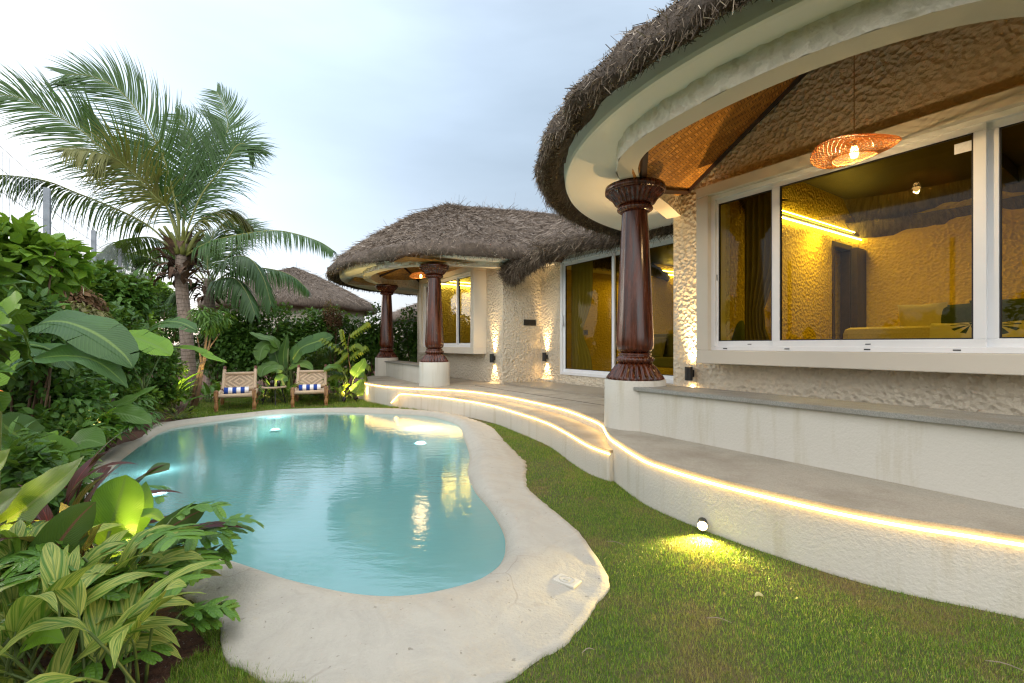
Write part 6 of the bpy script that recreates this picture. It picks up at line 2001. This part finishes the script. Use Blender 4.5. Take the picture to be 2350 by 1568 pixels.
# fill of lower plants along the left rim of the pool
def fan(base, label, n, seed, h=.45, r=.22):
    rg = random.Random(seed); t_ = thing('lady_palm', base, label, 'lady palm', 'dark lady palms by the pool'); mb = MB(); sb_ = MB()
    for k in range(n):
        a = rg.uniform(0, 360); sp = arc(base, a, rg.uniform(50, 88), h * rg.uniform(.5, 1.3), 30, 6); c = sp[-1]
        sb_.tube(sp, .004, 5)
        for q in range(9):
            aa = a + (q - 4) * 24; leaf(mb, arc(c, aa, rg.uniform(0, 25), r * rg.uniform(.8, 1.1), 70, 6), .03, lambda v: (.5 + v) if v < .5 else 1 - (v - .5) ** 3 * 5, None, 14, 0, 0, 1)
    mb.build('foliage', G['hedge'], t_, smooth=True); sb_.build('stalk', G['stem'], t_)
fan((at(265, 1000, 5.2)[0], 5.2, .02), 'dark fan leaved lady palm overhanging the pool rim under the elephant ears', 16, 331)
fan((at(220, 1030, 4.6)[0], 4.6, .02), 'dark fan leaved lady palm behind the folded canna leaves', 12, 332)
fan((at(330, 960, 6.4)[0], 6.3, .02), 'dark fan leaved lady palm at the pool corner near the palm', 12, 333)
for i, (px, py, Y, sd) in enumerate(((300, 935, 6.6, 1), (350, 920, 7.3, 2), (390, 905, 8.1, 3), (260, 950, 5.9, 4), (170, 1010, 4.2, 5), (120, 1060, 3.6, 6), (40, 1110, 3.0, 7), (10, 1200, 2.5, 8), (180, 960, 4.8, 9))):
    c = at(px, py, Y)
    shrub('low_shrub', (c[0] - .12, c[1] + .1, .30), (.42, .36, .36), 900, .095, .055, G['hedge' if i % 2 else 'hedgelight'], 'low leafy shrub left of the pool, ' + ['second from the palm', 'near the palm foot', 'at the palm foot', 'below the elephant ears', 'behind the orange spotlight', 'left of the orange spotlight', 'at the left edge under the canna', 'at the left edge behind the striped leaf', 'behind the cordyline'][i], 'shrub', 'low shrubs along the pool', 400 + i, stems=4)
clump('dracaena', (at(392, 935, 7.6)[0], 7.6, 0), 'long leaved green dracaena beside the palm trunk foot', 'dracaena', G['canna'], 22, .55, .06, (30, 80), (30, 90), W_LANCE, None, 341, 14, .2, together=True)
clump('croton', (at(408, 952, 7.0)[0], 7.0, 0), 'small yellow lit croton by the spotlight at the end of the pool', 'croton', G['pinnate'], 20, .17, .06, (10, 70), (20, 80), W_LANCE, None, 342, 14, .14, together=True)
# slim drooping tree beside the palm
sl = thing('slim_tree', gnd(447, 935), 'slim young tree with drooping narrow leaves right of the palm trunk', 'tree')
mb = MB(); b = Vector(gnd(447, 935)); top = [at(470, 760, 8.1), at(487, 740, 8.2), at(452, 770, 8.0), at(505, 765, 8.3), at(478, 720, 8.1)]
j = Vector(at(463, 850, 8.1)); mb.tube(spline([b, Vector(at(455, 900, 8.1)), j], 8), list(np.linspace(.042, .030, 8)), 8)
mb.tube(spline([b + V3(-.06, 0, 0), Vector(at(447, 890, 8.05)), Vector(at(462, 830, 8.1))], 8), list(np.linspace(.028, .02, 8)), 7)
for e in top: mb.tube(spline([j, (j + Vector(e)) / 2 + V3(random.uniform(-.05, .05), 0, .03), Vector(e)], 7), list(np.linspace(.024, .007, 7)), 6)
mb.build('trunk', G['bark'], sl, smooth=True)
P, N, _ = blob_points(at(478, 735, 8.15), (.36, .36, .36), 520, 17, 8)
leaf_cloud('foliage', P, N, rng.uniform(.12, .2, len(P)), rng.uniform(.024, .04, len(P)), G['hedge'], sl, 1.5)
# plants behind the loungers
bh = plant('banana_plant', at(650, 900, 9.9), 'banana plant with upright leaves behind the side table', 'banana plant')
sb = (at(650, 900, 9.9)[0], 9.9, .0)
px_leaf(bh, [(668,832),(690,800),(725,785),(765,772)], 9.7, 9.5, .46, G['banana'], W_PADDLE, (-.4, -1, .6), 10, .05, .2, stalk=sb, n=18)
px_leaf(bh, [(652,850),(650,815),(656,785),(660,765)], 9.8, 9.9, .24, G['banana'], W_LANCE, (.9, -.6, .1), 14, .05, stalk=sb)
px_leaf(bh, [(640,800),(625,780),(600,772),(572,762)], 9.8, 9.6, .26, G['ear'], W_PADDLE, (.3, -.4, 1), 8, .08, .5, stalk=sb)
px_leaf(bh, [(640,800),(618,790),(602,800),(595,828)], 9.8, 9.5, .34, G['ear'], W_PADDLE, (0, -1, .6), 8, .08, .4, stalk=sb)
px_leaf(bh, [(640,850),(622,840),(606,845),(598,865)], 9.7, 9.4, .26, G['ear'], W_PADDLE, (0, -1, .6), 8, .08, .4, stalk=sb)
px_leaf(bh, [(640,840),(632,810),(630,785)], 9.8, 10, .3, G['banana'], W_PADDLE, (0, -1, .2), 8, .06, stalk=sb)
for k in range(4):
    mb = MB(); x0 = 643 + k * 7; mb.tube([(at(x0, 900, 9.9)[0], 9.9, 0), at(x0 + (k - 1.5) * 3, 850, 9.9), at(x0 + (k - 1.5) * 9, 800, 9.9)], [.035, .03, .018], 8); mb.build('stem', G['stem'], bh, smooth=True)
ar = plant('areca_palm', at(715, 890, 10.4), 'feathery areca palm between the back banana plant and the yellow green sapling', 'areca palm')
for i, pix in enumerate(([(700,890),(712,850),(735,820),(765,800)], [(700,890),(690,855),(700,830),(720,812)], [(700,890),(735,860),(760,850),(785,858)], [(700,890),(720,840),(745,800),(775,790)], [(700,890),(675,860),(655,850),(640,858)])):
    px_frond(ar, pix, 10.4, 10.1, 34, .38, G['palm'], 500 + i, droop=.8, width=.026, rad=.01)
ar2 = plant('areca_palm', at(400, 860, 9.2), 'feathery areca palm in the shade left of the palm trunk', 'areca palm')
for i, pix in enumerate(([(400,880),(395,840),(405,805),(425,785)], [(400,880),(380,850),(360,835),(340,840)], [(400,880),(420,850),(440,840),(455,850)], [(400,880),(385,830),(370,800),(350,790)])):
    px_frond(ar2, pix, 9.4, 9.1, 34, .36, G['palm'], 520 + i, droop=.8, width=.026, rad=.01)
# sapling with paired yellow green leaflets
sp_ = plant('sapling', gnd(805, 905), 'lit sapling with rows of yellow green leaflets left of the terrace end', 'sapling')
Ys = 9.6
mb = MB(); mb.tube(spline([(at(806, 900, Ys)[0], Ys, 0), at(805, 860, Ys), at(798, 800, Ys), at(803, 765, Ys)], 12), list(np.linspace(.018, .007, 12)), 7); mb.build('trunk', G['stemdark'], sp_, smooth=True)
for i, pix in enumerate(([(800,800),(790,780),(786,765),(784,755)], [(802,770),(815,758),(830,748),(842,738)], [(800,812),(780,800),(760,785),(742,775)], [(801,822),(815,808),(826,800),(838,793)], [(803,848),(785,842),(768,838),(752,842)], [(803,845),(820,835),(832,828),(845,838)], [(800,805),(792,812),(780,825),(770,832)], [(805,868),(785,862),(768,860),(752,868)], [(806,862),(820,850),(830,848),(838,862)], [(800,800),(812,790),(822,788),(832,795)])):
    pts = [Vector(p) for p in spline([at(x, y, Ys - .25 * q / 3) for q, (x, y) in enumerate(pix)], 9)]
    mb = MB()
    for q in range(1, 9):
        T = (pts[min(q + 1, 8)] - pts[q - 1]).normalized()
        for sd in (-1, 1):
            S = V3(0, 1, 0) * sd * .6 + V3(0, 0, -.75) + T * .35
            leaf(mb, [pts[q] + S.normalized() * (.17 * x) for x in (0, .3, .6, 1)], .062, W_LANCE, (0, -1, .2), 6, 0, 0, 1)
    mb.tube(pts, .004, 5); mb.build('leaf_branch', G['pinnate'], sp_, smooth=True)
ee2 = plant('elephant_ear', at(800, 905, 9.3), 'elephant ear plant with lit round leaves beside the terrace end', 'elephant ear')
sb = at(805, 905, 9.3)
px_leaf(ee2, [(815,865),(825,845),(832,835),(836,822)], 9.2, 9.2, .30, G['ear'], W_HEART, (.4, -1, .2), 8, .06, stalk=sb)
px_leaf(ee2, [(785,850),(770,842),(755,842),(742,850)], 9.3, 9.1, .26, G['ear'], W_HEART, (0, -.5, 1), 10, .06, stalk=sb)
px_leaf(ee2, [(815,905),(822,892),(828,880),(832,870)], 9.1, 9.1, .32, G['ear'], W_HEART, (.3, -1, .5), 8, .06, stalk=sb)
ee3 = plant('elephant_ear', at(680, 895, 9.6), 'dark elephant ear plant just left of the right lounger', 'elephant ear')
sb = at(672, 895, 9.6)
px_leaf(ee3, [(650,850),(632,846),(618,850),(605,862)], 9.5, 9.3, .30, G['ear'], W_HEART, (0, -.7, 1), 8, .06, stalk=sb)
px_leaf(ee3, [(665,842),(688,835),(705,838),(718,850)], 9.6, 9.4, .32, G['ear'], W_HEART, (0, -.7, 1), 8, .06, stalk=sb)
px_leaf(ee3, [(655,862),(645,872),(642,885),(645,895)], 9.4, 9.2, .30, G['ear'], W_HEART, (0, -1, .6), 8, .06, stalk=sb)
for i, (px, py, Y, kind, lb) in enumerate(((590, 905, 9.2, 'spider', 'white edged dracaena between the left lounger and the table'), (618, 910, 9.0, 'ginger', 'yellow lit ginger behind the side table'), (740, 912, 9.4, 'canna', 'green lily between the right lounger and the sapling'), (785, 915, 9.0, 'pinnate', 'yellow lit shrub at the foot of the sapling'), (510, 900, 9.6, 'canna', 'broad green lily behind the left lounger'), (545, 890, 9.8, 'canna', 'upright green lily above the left lounger backrest'), (480, 925, 8.9, 'philo', 'low green plant between the slim tree and the left lounger'), (690, 905, 9.3, 'ginger', 'low striped ginger behind the right lounger'), (765, 905, 9.6, 'canna', 'dark lily behind the yellow lit shrub'), (655, 912, 9.0, 'ginger', 'yellow lit ginger right of the side table'))):
    clump('garden_lily', (at(px, py, Y)[0], Y, 0), lb, 'garden plant', G[kind], 18, .42 if kind != 'pinnate' else .25, .075, (30, 85), (40, 120), W_LANCE, None, 600 + i, 14, .16, together=True)
# uplight behind the table
_s = at(605, 905, 9.0)
spike((_s[0], _s[1], 0), (.3, .4, .8), 'garden spotlight hidden among the plants behind the side table', 60)
_s = at(790, 912, 8.9)
spike((_s[0], _s[1], 0), (.1, .4, .8), 'garden spotlight under the sapling beside the terrace end', 60)
_s = at(215, 1400, 1.9)
spike((_s[0], _s[1], .02), (-.2, .25, .9), 'garden spotlight hidden deep in the striped ginger at the lower left', 22, 150)
_s = at(120, 1330, 2.1)
spike((_s[0], _s[1], .02), (.2, -.1, .9), 'garden spotlight hidden behind the dark canna leaf', 11, 150)

# ================================================================ lawn blades
def lawn():
    def sample(n, x0, x1, y0, y1):
        X = rng.uniform(x0, x1, n); Y = rng.uniform(y0, y1, n)
        d = np.hypot(X - PC[0], Y - PC[1]); ro = r_at(R_OUTS, X, Y)
        ok = (d > ro - .035 + .06 * rng.random(n) ** 2) & ~in_poly(bed_poly, X, Y) & ~in_poly(terr_xy, X, Y)
        stp = [st(*p)[:2] for p in step_edge + [(2.75, 3.3), (4.5, 4.1), (6.5, 4.1), (7.6, 3.6), (8.5, 3.2)]]
        ok &= ~in_poly(stp, X, Y)
        px = 1175 + X / Y * FOC; py = HOR + EYE / Y * FOC
        ok &= (px > -60) & (px < 2410) & (py < 1640)
        # worn patches
        nn = np.array([mnoise.noise(Vector((x * 1.7, y * 1.7, 4))) for x, y in zip(X, Y)])
        ok &= rng.random(n) < np.clip(.95 + nn * .9, .35, 1)
        return X[ok], Y[ok]
    k = NT('grass_blade'); co = k.coord('Object')
    isl = k.n('ShaderNodeNewGeometry').outputs['Random Per Island']
    a = k.noise(co, 2.2, 6, .65)
    r = k.n('ShaderNodeValToRGB', {0: isl}); e = r.color_ramp.elements
    for i, (p, c) in enumerate(((0, (.065, .155, .008)), (.45, (.14, .275, .018)), (.8, (.24, .36, .03)), (1.0, (.42, .36, .10)))):
        if i > 1: e.new(p)
        e[i].position = p; e[i].color = (*c, 1)
    c = k.mixc(k.ramp(a, .52, .68, 0, .75), r.outputs[0], (.33, .24, .09))
    d = k.pbr(c, .5); tl = k.n('ShaderNodeBsdfTranslucent'); k.link(c, tl.inputs['Color'])
    m_ = k.done(k.n('ShaderNodeMixShader', {0: .3, 1: d.outputs[0], 2: tl.outputs[0]}))
    Vs = []
    for n, box, h, w in ((330000, (-1.4, 2.4, 1.2, 3.2), (.006, .018), .0026), (150000, (-.8, 1.6, 3.2, 6.6), (.008, .022), .004), (110000, (-6.6, -1.2, 6.2, 10.5), (.02, .045), .008), (30000, (-1.8, -.6, 1.25, 2.0), (.012, .034), .0026)):
        X, Y = sample(n, *box)
        Z = ground_z(X, Y)
        m = len(X)
        hh = rng.uniform(*h, m); az = rng.uniform(0, 2 * math.pi, m); ln = rng.uniform(.1, .9, m) * hh
        sx, sy = np.cos(az + 1.57) * w * .5, np.sin(az + 1.57) * w * .5
        b0 = np.stack([X - sx, Y - sy, Z - .004], 1); b1 = np.stack([X + sx, Y + sy, Z - .004], 1)
        tp_ = np.stack([X + np.cos(az) * ln, Y + np.sin(az) * ln, Z + hh], 1)
        Vs.append(np.stack([b0, b1, tp_], 1).reshape(-1, 3))
    Vv = np.concatenate(Vs, 0)
    F = np.arange(len(Vv)).reshape(-1, 3)
    o = np_mesh('grass', Vv, F, m_)
    tag(o, 'short trimmed lawn grass with worn brown patches', 'grass', kind='stuff')
lawn()
# fallen straws and leaves on lawn and rim
rg = random.Random(77)
for i, (px, py, z, L_, az) in enumerate(((1412,1247,.06,.10,-30),(1650,1424,.08,.09,-20),(1350,1495,.08,.05,20),(2310,1530,.09,.10,-35),(1742,1368,.07,.035,0))):
    x, y, _ = gnd(px, py, z)
    mb = MB(); a = R(az); mb.tube(spline([(x - L_ / 2 * math.cos(a), y - L_ / 2 * math.sin(a), z), (x, y + .008, z + .006), (x + L_ / 2 * math.cos(a), y + L_ / 2 * math.sin(a), z)], 6), [.0008, .0014, .0016, .0015, .0012, .0006] if i < 4 else [.003, .006, .008, .008, .006, .003], 5)
    tag(mb.build('fallen_straw' if i < 4 else 'fallen_leaf', M['straw'] if i < 4 else mat_simple('yellow_leaf', (.5, .45, .2), .7), None, org=(x, y, z)), ['dry straw on the lawn near the pool rim', 'dry straw on the lawn below the spotlight', 'short straw on the lawn at the bottom of the rim', 'dry straw at the lower right corner of the lawn', 'small pale fallen leaf on the lawn'][i], 'straw' if i < 4 else 'leaf')
